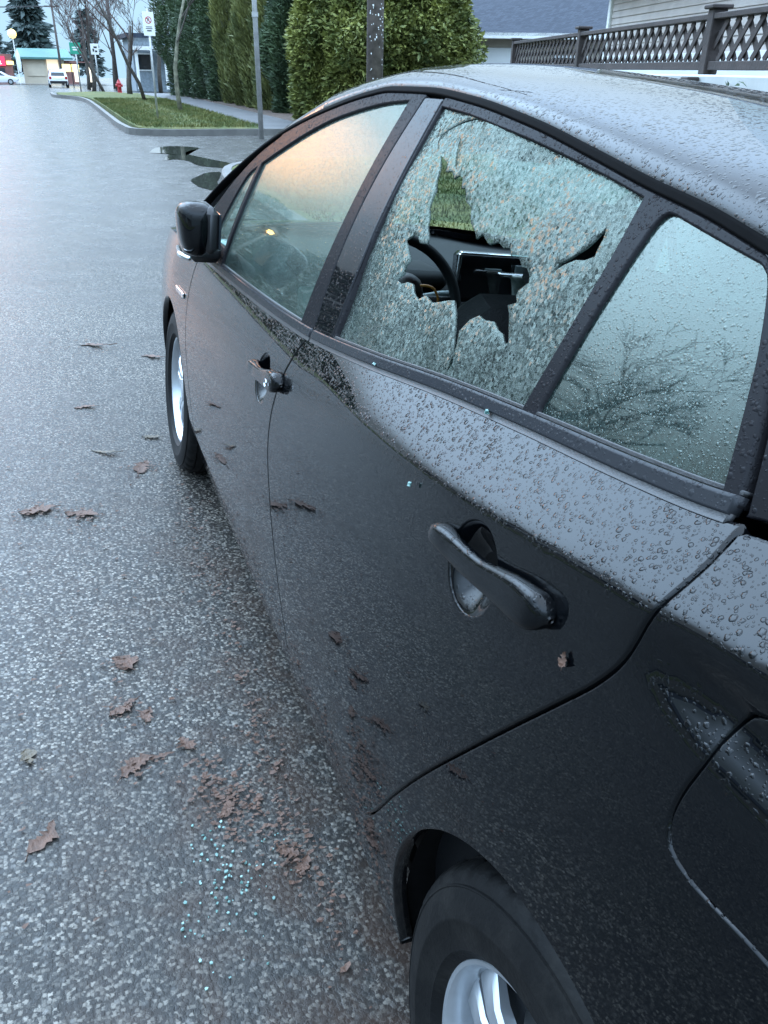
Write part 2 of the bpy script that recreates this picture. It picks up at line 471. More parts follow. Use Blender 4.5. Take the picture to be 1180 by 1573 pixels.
M['far_conifer'] = leaf_mat("far blue green conifer", (0.05, 0.075, 0.075), (0.09, 0.12, 0.11), 0.4)
M['bark'] = simple("wet bark", (0.060, 0.050, 0.040), 0.8, var=0.5, vscale=9, bump=0.5, bscale=40)
M['moss_bark'] = simple("mossy pale bark", (0.13, 0.125, 0.085), 0.85, var=0.6, vscale=5, bump=0.4, bscale=40)
M['twig'] = simple("reddish bare twigs", (0.085, 0.055, 0.048), 0.85, var=0.3)
M['dead_leaf'] = simple("wet brown leaf", (0.095, 0.048, 0.030), 0.6, var=0.4, vscale=60, bump=0.3, bscale=150)
M['dark_leaf'] = simple("dark wet leaf", (0.075, 0.055, 0.030), 0.45, var=0.4, vscale=60, bump=0.3, bscale=150)
M['galv'] = simple("galvanised steel", (0.42, 0.42, 0.41), 0.5, 0.6, var=0.2, vscale=8)
M['white'] = simple("white enamel", (0.78, 0.78, 0.76), 0.5, var=0.06)
M['black_ink'] = simple("black sign print", (0.03, 0.03, 0.03), 0.6)
M['red_ink'] = simple("red sign print", (0.5, 0.03, 0.03), 0.6)
M['green_sign'] = simple("green sign face", (0.03, 0.32, 0.20), 0.5, var=0.1)
M['red_iron'] = simple("red hydrant paint", (0.42, 0.025, 0.035), 0.45, var=0.2)
M['timber'] = simple("weathered brown timber", (0.036, 0.026, 0.023), 0.75, var=0.35, vscale=5, bump=0.25, bscale=50)
M['pole_wood'] = simple("dark utility pole wood", (0.10, 0.080, 0.072), 0.8, var=0.45, vscale=7, bump=0.4, bscale=30)
M['car_white'] = simple("white car paint", (0.72, 0.74, 0.78), 0.3, var=0.04, coat=1.0)
M['car_glass'] = simple("dark car glass", (0.02, 0.025, 0.03), 0.06, var=0.1)
M['red_lens'] = simple("red tail lamp lens", (0.35, 0.02, 0.02), 0.2)
M['teal_roof'] = simple("teal metal roof", (0.06, 0.17, 0.155), 0.5, var=0.12, vscale=0.6)
M['cream'] = simple("cream painted wall", (0.55, 0.47, 0.36), 0.8, var=0.10, vscale=0.8)
M['brick'] = simple("red brown shop wall", (0.22, 0.10, 0.085), 0.8, var=0.2, vscale=1.5)
M['garage_white'] = simple("white garage door", (0.66, 0.67, 0.66), 0.6, var=0.05, vscale=1.2)
M['stucco'] = simple("tan stucco", (0.42, 0.37, 0.31), 0.85, var=0.10, vscale=3, bump=0.15, bscale=80)

def siding_mat():
    m, nt, b = new_mat("beige lap siding")
    v = coords(nt)
    n = noise(nt, v, 2.5, 5, 0.6)
    lk(nt, ramp(nt, n.outputs['Fac'], 0.3, 0.7, (0.36, 0.31, 0.28, 1), (0.47, 0.42, 0.38, 1)), b.inputs['Base Color'])
    b.inputs['Roughness'].default_value = 0.7
    return m
M['siding'] = siding_mat()

def shingle_mat():
    m, nt, b = new_mat("blue grey shingles")
    v = coords(nt)
    b.inputs['Specular IOR Level'].default_value = 0.08
    br = nd(nt, "ShaderNodeTexBrick", Scale=3.2)
    br.inputs['Color1'].default_value = (0.022, 0.029, 0.043, 1)
    br.inputs['Color2'].default_value = (0.040, 0.049, 0.067, 1)
    br.inputs['Mortar'].default_value = (0.022, 0.026, 0.034, 1)
    br.inputs['Mortar Size'].default_value = 0.02
    lk(nt, v, br.inputs['Vector'])
    lk(nt, br.outputs['Color'], b.inputs['Base Color'])
    b.inputs['Roughness'].default_value = 0.55
    return m
M['shingle'] = shingle_mat()

def emit_mat(name, col, s):
    m, nt, b = new_mat(name)
    b.inputs['Base Color'].default_value = col + (1,)
    b.inputs['Emission Color'].default_value = col + (1,)
    b.inputs['Emission Strength'].default_value = s
    return m
M['glow_yellow'] = emit_mat("lit yellow sign face", (1.0, 0.78, 0.25), 1.6)
M['glow_red'] = emit_mat("lit red sign face", (0.85, 0.04, 0.10), 0.8)
M['glow_white'] = emit_mat("lit white sign face", (1.0, 0.95, 0.85), 1.3)
M['glow_cream'] = emit_mat("lit shop window", (1.0, 0.80, 0.55), 0.7)
M['lamp'] = emit_mat("sodium lamp lens", (1.0, 0.62, 0.16), 40.0)

def shard_mat():
    m, nt, b = new_mat("teal glass crumbs")
    v = coords(nt)
    n = noise(nt, v, 60, 2)
    lk(nt, ramp(nt, n.outputs['Fac'], 0.3, 0.7, (0.10, 0.25, 0.22, 1), (0.30, 0.48, 0.44, 1)), b.inputs['Base Color'])
    b.inputs['Roughness'].default_value = 0.12
    b.inputs['Transmission Weight'].default_value = 0.35
    return m
M['shard'] = shard_mat()
def puddle_mat():
    m, nt, b = new_mat("still puddle water")
    b.inputs['Base Color'].default_value = (0.030, 0.030, 0.027, 1)
    b.inputs['Roughness'].default_value = 0.015
    b.inputs['IOR'].default_value = 1.33
    n = noise(nt, coords(nt), 5.0, 2)
    bp = nd(nt, "ShaderNodeBump", Strength=0.02, Distance=0.02)
    lk(nt, n.outputs['Fac'], bp.inputs['Height']); lk(nt, bp.outputs['Normal'], b.inputs['Normal'])
    return m
M['puddle'] = puddle_mat()

# ------------------------------------------------------------------ mesh helpers
def link(name, verts, faces, mat, parent=None, smooth=False, normals=None):
    me = bpy.data.meshes.new(name)
    me.from_pydata([tuple(map(float, v)) for v in verts], [], [tuple(map(int, f)) for f in faces])
    me.update()
    o = bpy.data.objects.new(name, me)
    COL.objects.link(o)
    if mat is not None:
        me.materials.append(M[mat] if isinstance(mat, str) else mat)
    if smooth or normals is not None:
        me.polygons.foreach_set("use_smooth", [True] * len(me.polygons))
    if normals is not None:
        me.normals_split_custom_set_from_vertices([tuple(map(float, n)) for n in normals])
    if parent is not None:
        o.parent = parent
    return o

class MB:
    """Collects pieces of one part and links them as ONE mesh."""
    def __init__(self):
        self.v, self.f = [], []
    def add(self, vs, fs):
        b = len(self.v)
        self.v.extend(tuple(v) for v in vs)
        self.f.extend(tuple(b + i for i in f) for f in fs)
        return self
    def box(self, c, s, rz=0.0, rx=0.0, ry=0.0):
        mt = Matrix.Rotation(rz, 3, 'Z') @ Matrix.Rotation(ry, 3, 'Y') @ Matrix.Rotation(rx, 3, 'X')
        vs = [Vector(c) + mt @ Vector((sx * s[0] / 2, sy * s[1] / 2, sz * s[2] / 2))
              for sx in (-1, 1) for sy in (-1, 1) for sz in (-1, 1)]
        return self.add(vs, [(0, 1, 3, 2), (4, 6, 7, 5), (0, 4, 5, 1), (2, 3, 7, 6), (0, 2, 6, 4), (1, 5, 7, 3)])
    def bevbox(self, c, s, b, rz=0.0, rx=0.0, ry=0.0):
        """Box with chamfered edges."""
        mt = Matrix.Rotation(rz, 3, 'Z') @ Matrix.Rotation(ry, 3, 'Y') @ Matrix.Rotation(rx, 3, 'X')
        h = [x / 2 for x in s]
        vs, idx = [], {}
        for sx in (-1, 1):
            for sy in (-1, 1):
                for sz in (-1, 1):
                    for ax in range(3):
                        p = [sx * h[0], sy * h[1], sz * h[2]]
                        for k, sg in enumerate((sx, sy, sz)):
                            if k != ax:
                                p[k] -= sg * b
                        idx[(sx, sy, sz, ax)] = len(vs)
                        vs.append(Vector(c) + mt @ Vector(p))
        fs = []
        S = (-1, 1)
        for ax in range(3):
            o1, o2 = [k for k in range(3) if k != ax]
            for sg in S:
                q = []
                for a, b2 in ((-1, -1), (1, -1), (1, 1), (-1, 1)):
                    t = [0, 0, 0]; t[ax] = sg; t[o1] = a; t[o2] = b2
                    q.append(idx[(t[0], t[1], t[2], ax)])
                fs.append(q)
            for a in S:
                for b2 in S:
                    t = [0, 0, 0]; t[o1] = a; t[o2] = b2
                    lo, hi = list(t), list(t); lo[ax] = -1; hi[ax] = 1
                    fs.append([idx[(*lo, o1)], idx[(*hi, o1)], idx[(*hi, o2)], idx[(*lo, o2)]])
        for sx in S:
            for sy in S:
                for sz in S:
                    fs.append([idx[(sx, sy, sz, k)] for k in range(3)])
        return self.add(vs, fs)
    def tube(self, pts, rad, n=8, cap=True):
        pts = [Vector(p) for p in pts]
        rad = rad if isinstance(rad, (list, tuple)) else [rad] * len(pts)
        b = len(self.v)
        up = None
        for i, p in enumerate(pts):
            d = (pts[min(i + 1, len(pts) - 1)] - pts[max(i - 1, 0)]).normalized()
            if up is None:
                up = Vector((0, 0, 1)) if abs(d.z) < 0.9 else Vector((1, 0, 0))
            a = d.cross(up)
            if a.length < 1e-6:
                a = d.cross(Vector((0, 1, 0)))
            a.normalize()
            c = a.cross(d).normalized()
            up = c
            for k in range(n):
                t = 2 * math.pi * k / n
                self.v.append(tuple(p + (a * math.cos(t) + c * math.sin(t)) * rad[i]))
        for i in range(len(pts) - 1):
            for k in range(n):
                self.f.append((b + i * n + k, b + i * n + (k + 1) % n, b + (i + 1) * n + (k + 1) % n, b + (i + 1) * n + k))
        if cap:
            self.f.append(tuple(b + k for k in reversed(range(n))))
            e = b + (len(pts) - 1) * n
            self.f.append(tuple(e + k for k in range(n)))
        return self
    def lathe(self, prof, c, axis='x', n=48, closed=False):
        """prof: (along, radius) pairs revolved about an axis through c."""
        b = len(self.v)
        c = Vector(c)
        for (s, r_) in prof:
            for k in range(n):
                t = 2 * math.pi * k / n
                a, q = r_ * math.cos(t), r_ * math.sin(t)
                p = {'x': (s, a, q), 'y': (q, s, a), 'z': (a, q, s)}[axis]
                self.v.append(tuple(c + Vector(p)))
        m = len(prof)
        for i in range(m if closed else m - 1):
            j = (i + 1) % m
            for k in range(n):
                k2 = (k + 1) % n
                self.f.append((b + i * n + k, b + i * n + k2, b + j * n + k2, b + j * n + k))
        return self
    def prism(self, poly, z0, z1):
        n = len(poly)
        b = len(self.v)
        for z in (z0, z1):
            for p in poly:
                self.v.append((p[0], p[1], z))
        self.f.append(tuple(b + n + k for k in range(n)))
        self.f.append(tuple(b + k for k in reversed(range(n))))
        for k in range(n):
            self.f.append((b + k, b + (k + 1) % n, b + n + (k + 1) % n, b + n + k))
        return self
    def build(self, name, mat, parent=None, smooth=False, auto=None):
        o = link(name, self.v, self.f, mat, parent, smooth)
        if auto is not None:
            me = o.data
            me.polygons.foreach_set("use_smooth", [True] * len(me.polygons))
            me.set_sharp_from_angle(angle=R(auto))
        return o

def tag(o, label=None, cat=None, group=None, kind=None):
    for k, v in (('label', label), ('category', cat), ('group', group), ('kind', kind)):
        if v:
            o[k] = v
    return o

def empty(name, loc=(0, 0, 0), rz=0.0):
    o = bpy.data.objects.new(name, None)
    COL.objects.link(o)
    o.location = loc
    o.rotation_euler = (0, 0, rz)
    o.empty_display_size = 0.2
    return o

def copy_tree(o, parent=None):
    c = o.copy()
    COL.objects.link(c)
    c.parent = parent
    for ch in list(o.children):
        copy_tree(ch, c)
    return c

# ------------------------------------------------------------------ smooth curves
def pchip(xs, ys):
    xs = np.array(xs, float); ys = np.array(ys, float)
    h = np.diff(xs); d = np.diff(ys) / h
    m = np.zeros_like(xs)
    for i in range(1, len(xs) - 1):
        if d[i - 1] * d[i] > 0:
            w1 = 2 * h[i] + h[i - 1]; w2 = h[i] + 2 * h[i - 1]
            m[i] = (w1 + w2) / (w1 / d[i - 1] + w2 / d[i])
    m[0] = d[0]; m[-1] = d[-1]
    def f(x):
        x = np.clip(np.asarray(x, float), xs[0], xs[-1])
        i = np.clip(np.searchsorted(xs, x) - 1, 0, len(xs) - 2)
        t = (x - xs[i]) / h[i]
        return (2*t**3 - 3*t**2 + 1)*ys[i] + (t**3 - 2*t**2 + t)*h[i]*m[i] + (-2*t**3 + 3*t**2)*ys[i+1] + (t**3 - t**2)*h[i]*m[i+1]
    return f

def sstep(a, b, x):
    t = np.clip((x - a) / (b - a), 0, 1)
    return t * t * (3 - 2 * t)

def catmull(pts, step=0.012):
    P = [np.array(p, float) for p in pts]
    out = []
    for i in range(len(P) - 1):
        p0 = P[i - 1] if i > 0 else 2 * P[i] - P[i + 1]
        p1, p2 = P[i], P[i + 1]
        p3 = P[i + 2] if i + 2 < len(P) else 2 * P[i + 1] - P[i]
        n = max(1, int(np.ceil(np.linalg.norm(p2 - p1) / step)))
        # centripetal weights keep uneven points from looping
        t1 = max(np.linalg.norm(p1 - p0), 1e-6) ** .5
        t2 = max(np.linalg.norm(p2 - p1), 1e-6) ** .5
        t3 = max(np.linalg.norm(p3 - p2), 1e-6) ** .5
        m1 = (p1 - p0) / t1 - (p2 - p0) / (t1 + t2) + (p2 - p1) / t2
        m2 = (p2 - p1) / t2 - (p3 - p1) / (t2 + t3) + (p3 - p2) / t3
        m1, m2 = m1 * t2, m2 * t2
        for k in range(n):
            t = k / n
            out.append((2*t**3 - 3*t**2 + 1)*p1 + (t**3 - 2*t**2 + t)*m1 + (-2*t**3 + 3*t**2)*p2 + (t**3 - t**2)*m2)
    out.append(P[-1])
    return out

def path(*segs, step=0.012, smooth=True):
    """Closed outline from segments; each is smoothed inside and meets the next at a corner."""
    out = []
    for s in segs:
        q = catmull(s, step) if smooth and len(s) > 2 else lin(s, step)
        for p in q:
            if not out or np.linalg.norm(out[-1] - p) > step * 0.25:
                out.append(np.array(p, float))
    while np.linalg.norm(out[0] - out[-1]) < step * 0.25:
        out.pop()
    return out

def lin(pts, step=0.012):
    out = []
    P = [np.array(p, float) for p in pts]
    for a, b in zip(P, P[1:]):
        n = max(1, int(np.ceil(np.linalg.norm(b - a) / step)))
        out += [a + (b - a) * k / n for k in range(n)]
    out.append(P[-1])
    return out

def inside(pt, poly):
    x, y = pt
    c = False
    j = len(poly) - 1
    for i in range(len(poly)):
        xi, yi = poly[i]; xj, yj = poly[j]
        if (yi > y) != (yj > y) and x < (xj - xi) * (y - yi) / (yj - yi) + xi:
            c = not c
        j = i
    return c

def inside_np(P, poly):
    P = np.asarray(P); poly = np.asarray(poly)
    c = np.zeros(len(P), bool)
    x, y = P[:, 0], P[:, 1]
    a = poly; b = np.roll(poly, 1, 0)
    for (xi, yi), (xj, yj) in zip(a, b):
        if yi == yj:
            continue
        c ^= ((yi > y) != (yj > y)) & (x < (xj - xi) * (y - yi) / (yj - yi) + xi)
    return c

def offset_poly(poly, d):
    """Move a closed outline inwards by d."""
    P = np.array(poly)
    nx, pv = np.roll(P, -1, 0), np.roll(P, 1, 0)
    area = 0.5 * np.sum(P[:, 0] * nx[:, 1] - nx[:, 0] * P[:, 1])
    sg = 1 if area > 0 else -1
    e1 = P - pv; e2 = nx - P
    e1 /= np.linalg.norm(e1, axis=1)[:, None] + 1e-12
    e2 /= np.linalg.norm(e2, axis=1)[:, None] + 1e-12
    n1 = np.stack([-e1[:, 1], e1[:, 0]], 1) * sg
    n2 = np.stack([-e2[:, 1], e2[:, 0]], 1) * sg
    n = n1 + n2
    n /= np.linalg.norm(n, axis=1)[:, None] + 1e-12
    k = 1 / np.clip(np.sum(n * n1, 1), 0.5, 1)
    return P + n * (d * k)[:, None], n

# ------------------------------------------------------------------ the car's side surface  x = -W(y, z)
ZC = pchip([-.95, -.4, -.087, .031, .131, .245, .402, .57, .791, 1.2, 2.2, 3.6],
           [1.12, 1.095, 1.066, 1.047, 1.030, 1.010, .985, .967, .951, .925, .88, .80])
ZB = pchip([-.95, -.4, .03, .06, .172, .379, .59, .823, 1.168, 1.681, 2.107, 2.6, 3.6],
           [1.21, 1.17, 1.121, 1.113, 1.094, 1.066, 1.038, 1.004, .959, .925, .906, .885, .80])
W0 = pchip([-.82, -.6, -.3, 0, .4, 1.0, 1.8, 2.3, 2.7, 3.1, 3.4, 3.65],
           [.74, .82, .862, .872, .872, .868, .866, .868, .872, .85, .76, .60])
TH = pchip([-.9, 0, .5, .8, 1.1, 1.6, 2.3, 3.6], [.80, .80, .74, .66, .56, .48, .42, .42])
RC = pchip([-.9, .3, .7, 1.1, 1.6, 3.6], [.004, .004, .010, .05, .06, .07])
ZD = pchip([-.75, -.3, .2, .282, .394, .533, .703, .922, 1.138, 1.338, 1.456, 1.698, 1.96, 2.3, 2.62],
           [1.10, 1.235, 1.318, 1.332, 1.346, 1.367, 1.392, 1.414, 1.424, 1.422, 1.41, 1.367, 1.299, 1.16, .98])

def W(y, z):
    y = np.asarray(y, float); z = np.asarray(z, float)
    w = W0(y); zc = ZC(y); zb = ZB(y); r_ = RC(y)
    zl = np.minimum(z, zb)
    w = w - TH(y) * r_ * np.logaddexp(0, (zl - zc) / r_)
    w = w - .30 * np.clip(.60 - zl, 0, 1) ** 2 - .16 * np.clip(zl - .60, 0, 1) ** 2
    fl = 1 - sstep(-.07, .07, y)
    w = w - .016 * fl * np.exp(-((zl - 1.012) / .026) ** 2)
    h = np.clip(z - zb, 0, 1)
    tap = 1 - sstep(-.9, 1.1, y)
    return w - (.30 + .05 * tap) * h - .26 * h * h

def side_normal(y, z):
    e = 1e-3
    wy = (W(y + e, z) - W(y - e, z)) / (2 * e)
    wz = (W(y, z + e) - W(y, z - e)) / (2 * e)
    n = np.stack([-np.ones_like(wy), -wy, -wz], 1)
    return n / np.linalg.norm(n, axis=1)[:, None]

def panel(name, outline, mat, parent, off=0.0, grid=.02, depth=.02, bev=.0026, gap=.0019, holes=(), side=-1,
          wob=None, hdepth=None):
    """A pressed panel lying on the side surface with rolled, folded-in edges (y, z outline in car metres)."""
    out, _ = offset_poly(outline, gap + bev)
    loops = [out]
    hl = []
    for h in holes:
        q, _ = offset_poly(h, -bev)
        loops.append(q); hl.append(q)
    out = np.array(out)
    lo, hi = out.min(0), out.max(0)
    ys = np.arange(lo[0], hi[0], grid)
    zs = np.arange(lo[1], hi[1], grid)
    Y, Z = np.meshgrid(ys, zs)
    Y = Y + (np.arange(Y.shape[0]) % 2)[:, None] * grid * .5
    cand = np.stack([Y.ravel(), Z.ravel()], 1)
    zc = ZC(ys)                                    # extra rows along the shoulder crease
    extra = [np.stack([ys, zc + d], 1) for d in (-.012, -.006, -.002, .002, .006, .012)]
    cand = np.concatenate([cand] + extra)
    keep = inside_np(cand, out)
    for h in hl:
        keep &= ~inside_np(cand, h)
    cand = cand[keep]
    bd = np.concatenate(loops)
    ok = np.ones(len(cand), bool)
    for s in range(0, len(cand), 500):
        dd = np.min(np.linalg.norm(cand[s:s+500, None] - bd[None], axis=2), axis=1)
        ok[s:s+500] = dd > .005
    cand = cand[ok]
    P = [Vector(p) for p in bd] + [Vector(p) for p in cand]
    E = []
    b0 = 0
    for l in loops:
        n = len(l)
        E += [(b0 + i, b0 + (i + 1) % n) for i in range(n)]
        b0 += n
    vs, es, fs, ov, oe, of = geometry.delaunay_2d_cdt(P, E, [], 0, 1e-6)
    V2 = np.array([tuple(v) for v in vs])
    F = np.array([f for f in fs if len(f) == 3])
    cen = V2[F].mean(1)
    k = inside_np(cen, out)
    for h in hl:
        k &= ~inside_np(cen, h)
    F = F[k]
    a, b, c = V2[F[:, 0]], V2[F[:, 1]], V2[F[:, 2]]
    ar = (b[:, 0]-a[:, 0])*(c[:, 1]-a[:, 1]) - (c[:, 0]-a[:, 0])*(b[:, 1]-a[:, 1])
    F = F[np.abs(ar) > 1e-12]; ar = ar[np.abs(ar) > 1e-12]
    # outward is -x: seen from -x with y to the left, so counter-clockwise in (y, z) points +x
    F = np.where((ar > 0)[:, None], F[:, ::-1], F)
    def to3(p2, o):
        x = -(W(p2[:, 0], p2[:, 1]) + o)
        return np.stack([x, p2[:, 0], p2[:, 1]], 1)
    w = wob(V2[:, 0], V2[:, 1]) if wob is not None else 0.0
    V3 = to3(V2, off + w)
    N3 = side_normal(V2[:, 0], V2[:, 1])
    verts = [V3]; norms = [N3]; faces = [tuple(f) for f in F]
    base = len(V3)
    lookup = {}
    for i, o_ in enumerate(ov):
        for j in o_:
            lookup[j] = i
    b0 = 0
    for li, l in enumerate(loops):
        n = len(l)
        ring = [lookup.get(b0 + i, None) for i in range(n)]
        b0 += n
        if any(r_ is None for r_ in ring):
            continue
        l = np.array(l)
        lo_, nin = offset_poly(l, -bev if li == 0 else bev)
        dirs = -nin if li == 0 else nin              # in-plane direction out of the panel
        n3 = side_normal(l[:, 0], l[:, 1])
        d3 = np.stack([np.zeros(n), dirs[:, 0], dirs[:, 1]], 1)
        wl_ = wob(l[:, 0], l[:, 1]) if wob is not None else 0.0
        r1 = to3(lo_, off + wl_ - bev * .9)
        r2 = r1 - n3 * (depth if li == 0 or hdepth is None else hdepth)
        m1 = n3 + d3; m1 /= np.linalg.norm(m1, axis=1)[:, None]
        verts += [r1, r2]; norms += [m1, d3]
        i1, i2 = base, base + n
        base += 2 * n
        x_ = np.array(l); nx = np.roll(x_, -1, 0)
        area = np.sum(x_[:, 0] * nx[:, 1] - nx[:, 0] * x_[:, 1])
        flip = (area > 0) == (li != 0)
        for i in range(n):
            j = (i + 1) % n
            for q in ((ring[i], ring[j], i1 + j, i1 + i), (i1 + i, i1 + j, i2 + j, i2 + i)):
                faces.append(q if not flip else q[::-1])
    V = np.concatenate(verts); N = np.concatenate(norms)
    if side > 0:
        V = V * np.array([-1, 1, 1]); N = N * np.array([-1, 1, 1])
        faces = [f[::-1] for f in faces]
    if wob is not None:
        return link(name, V, faces, mat, parent, smooth=True)
    return link(name, V, faces, mat, parent, normals=N)

def along(f, y0, y1, n=24, d=0.0):
    return [(y, float(f(y)) + d) for y in np.linspace(y0, y1, n)]

# --- outlines (y forward, z up; metres)
REAR_CUT = [(.045, 1.108), (.041, 1.085), (.042, 1.055), (.047, 1.025), (.053, .985), (.071, .948), (.108, .895),
            (.158, .826), (.220, .740), (.301, .627), (.377, .513), (.440, .415), (.470, .375), (.505, .338), (.55, .319)]
B_LOW = [(1.118, .985), (1.145, .945), (1.170, .895), (1.192, .841), (1.206, .775), (1.198, .700), (1.150, .610),
         (1.085, .497), (1.040, .400), (1.020, .340), (1.012, .299)]
B_UP = [(1.119, .985), (1.131, 1.03), (1.145, 1.10), (1.157, 1.2), (1.155, 1.3), (1.138, 1.4125)]
B_REAR = [(1.012, .99), (1.022, 1.1), (1.036, 1.2), (1.043, 1.32), (1.048, 1.4125)]
SILL = [(1.012, .299), (.90, .303), (.772, .319), (.657, .320), (.55, .319)]
SILL_F = [(2.262, .300), (1.8, .290), (1.383, .290), (1.148, .293), (1.012, .299)]
F_FRONT = [(2.312, .890), (2.330, .80), (2.340, .72), (2.335, .64), (2.306, .56), (2.270, .46), (2.258, .37), (2.262, .300)]

def arch(cy, cz, r_, a0, a1, n=40):
    return [(cy + r_ * math.cos(R(a)), cz + r_ * math.sin(R(a))) for a in np.linspace(a0, a1, n)]

HOLE = [(.943, 1.324), (.905, 1.316), (.893, 1.303), (.872, 1.306), (.852, 1.297), (.842, 1.303), (.826, 1.300), (.815, 1.287),
        (.803, 1.289), (.780, 1.272), (.759, 1.266), (.742, 1.247), (.717, 1.238), (.704, 1.230), (.694, 1.239), (.684, 1.235),
        (.665, 1.229), (.648, 1.236), (.629, 1.231), (.615, 1.234), (.602, 1.226), (.580, 1.228), (.562, 1.219), (.550, 1.220),
        (.537, 1.214), (.529, 1.206), (.543, 1.193), (.541, 1.186), (.531, 1.180), (.548, 1.172), (.533, 1.164), (.517, 1.150),
        (.503, 1.136), (.508, 1.131), (.524, 1.141), (.538, 1.142), (.556, 1.148), (.580, 1.144), (.597, 1.146), (.613, 1.136),
        (.624, 1.117), (.611, 1.098), (.606, 1.080), (.601, 1.062), (.597, 1.079), (.619, 1.098), (.634, 1.115), (.652, 1.133),
        (.678, 1.147), (.696, 1.143), (.716, 1.136), (.737, 1.129), (.765, 1.134), (.780, 1.124), (.802, 1.129), (.820, 1.139),
        (.839, 1.138), (.855, 1.131), (.875, 1.134), (.861, 1.147), (.868, 1.158), (.862, 1.169), (.884, 1.180), (.910, 1.192),
        (.893, 1.203), (.878, 1.203), (.860, 1.196), (.836, 1.199), (.845, 1.211), (.862, 1.221), (.872, 1.236), (.888, 1.248),
        (.893, 1.276), (.907, 1.287), (.918, 1.304)]
HOLE2 = [(.492, 1.224), (.483, 1.240), (.470, 1.247), (.459, 1.256), (.449, 1.264), (.442, 1.275), (.436, 1.291), (.429, 1.279),
         (.427, 1.267), (.424, 1.259), (.438, 1.252), (.455, 1.249), (.473, 1.240)]

CUP = (.310, .926, .053, .055)                     # recess behind the rear handle
DY, DZ = 1.013, -.108                              # front handle sits this far from the rear one
def ellipse(cy, cz, ry, rz, n=48):
    return [np.array((cy + ry * math.cos(t), cz + rz * math.sin(t))) for t in np.linspace(0, 2 * math.pi, n, endpoint=False)]
FUEL = [(-.080, 1.030), (-.063, 1.020), (-.056, 1.000), (-.055, .970), (-.050, .935), (-.051, .908), (-.062, .890), (-.085, .884),
        (-.14, .888), (-.20, .893), (-.228, .905), (-.238, .935), (-.240, .985), (-.230, 1.020), (-.205, 1.034), (-.13, 1.036), (-.080, 1.030)]

# ------------------------------------------------------------------ ground
def ground_z(x, y):
    x = np.asarray(x, float); y = np.asarray(y, float)
    xx = np.minimum(x, 1.25)
    camber = np.where(xx > -1.2, -.1104 * xx, .1325 + .1656 * (1 - np.exp(np.minimum(xx + 1.2, 0) / 1.5)))
    camber = np.where(x < -5.0, .2850 - .03 * (-5.0 - np.maximum(x, -12)), camber)
    return camber * (1 - sstep(3.2, 13, y)) - .012 * np.maximum(y - 45, 0)

def gz(x, y):
    return float(ground_z(x, y))

def sheet(name, xs, ys, mat, dz=0.0, kind='structure', keep=None):
    X, Y = np.meshgrid(xs, ys)
    Z = ground_z(X, Y) + dz
    V = np.stack([X.ravel(), Y.ravel(), Z.ravel()], 1)
    nx = len(xs)
    F = []
    for j in range(len(ys) - 1):
        for i in range(nx - 1):
            F.append((j * nx + i, j * nx + i + 1, (j + 1) * nx + i + 1, (j + 1) * nx + i))
    return tag(link(name, V, F, mat, smooth=True), kind=kind)

def spaced(a, b, near, lo, g):
    """Fine steps near `near`, growing away from it."""
    pts = {near}
    for sg, end in ((-1, a), (1, b)):
        p, s = near, lo
        while (p < end if sg > 0 else p > end):
            p = p + sg * s; s *= g
            pts.add(min(max(p, a), b))
    return sorted(pts)

sheet('road', spaced(-600, 600, -1.0, .15, 1.12), spaced(-400, 1500, 2, .4, 1.12), 'asphalt')

def slab(name, poly, mat, top, thick=.25, step=.4, kind='structure', rise=0.0):
    """A raised flat area (kerb height above the road) that follows the ground."""
    P = lin(list(poly) + [poly[0]], step)[:-1]
    P = np.array(P)
    lo, hi = P.min(0), P.max(0)
    g = max(step, (hi - lo).max() / 60)
    X, Y = np.meshgrid(np.arange(lo[0], hi[0], g), np.arange(lo[1], hi[1], g))
    C = np.stack([X.ravel(), Y.ravel()], 1)
    C = C[inside_np(C, P)]
    D = np.array([np.min(np.hypot(*(P - c).T)) for c in C]) if len(C) else np.zeros(0)
    C = C[D > g * .4] if len(C) else C
    allp = np.concatenate([P, C]) if len(C) else P
    n = len(P)
    vs, es, fs, ov, oe, of = geometry.delaunay_2d_cdt([Vector(p) for p in allp], [(i, (i + 1) % n) for i in range(n)], [], 0, 1e-6)
    V2 = np.array([tuple(v) for v in vs])
    D2 = np.array([np.min(np.hypot(*(P - c).T)) for c in V2])
    Z = ground_z(V2[:, 0], V2[:, 1]) + top + rise * sstep(0, 2.5, D2)
    F = [f for f in fs if len(f) == 3 and inside(V2[list(f)].mean(0), P)]
    V = np.concatenate([V2, Z[:, None]], 1).tolist()
    F2 = []
    for f in F:
        a, b, c = V2[list(f)]
        F2.append(f if (b[0]-a[0])*(c[1]-a[1])-(c[0]-a[0])*(b[1]-a[1]) > 0 else f[::-1])
    b0 = len(V)
    for p in P:
        z = gz(*p)
        V.append((p[0], p[1], z + top)); V.append((p[0], p[1], z - thick))
    for i in range(n):
        j = (i + 1) % n
        F2.append((b0 + 2*i, b0 + 2*j, b0 + 2*j + 1, b0 + 2*i + 1))
    return tag(link(name, V, F2, mat, smooth=False), kind=kind)

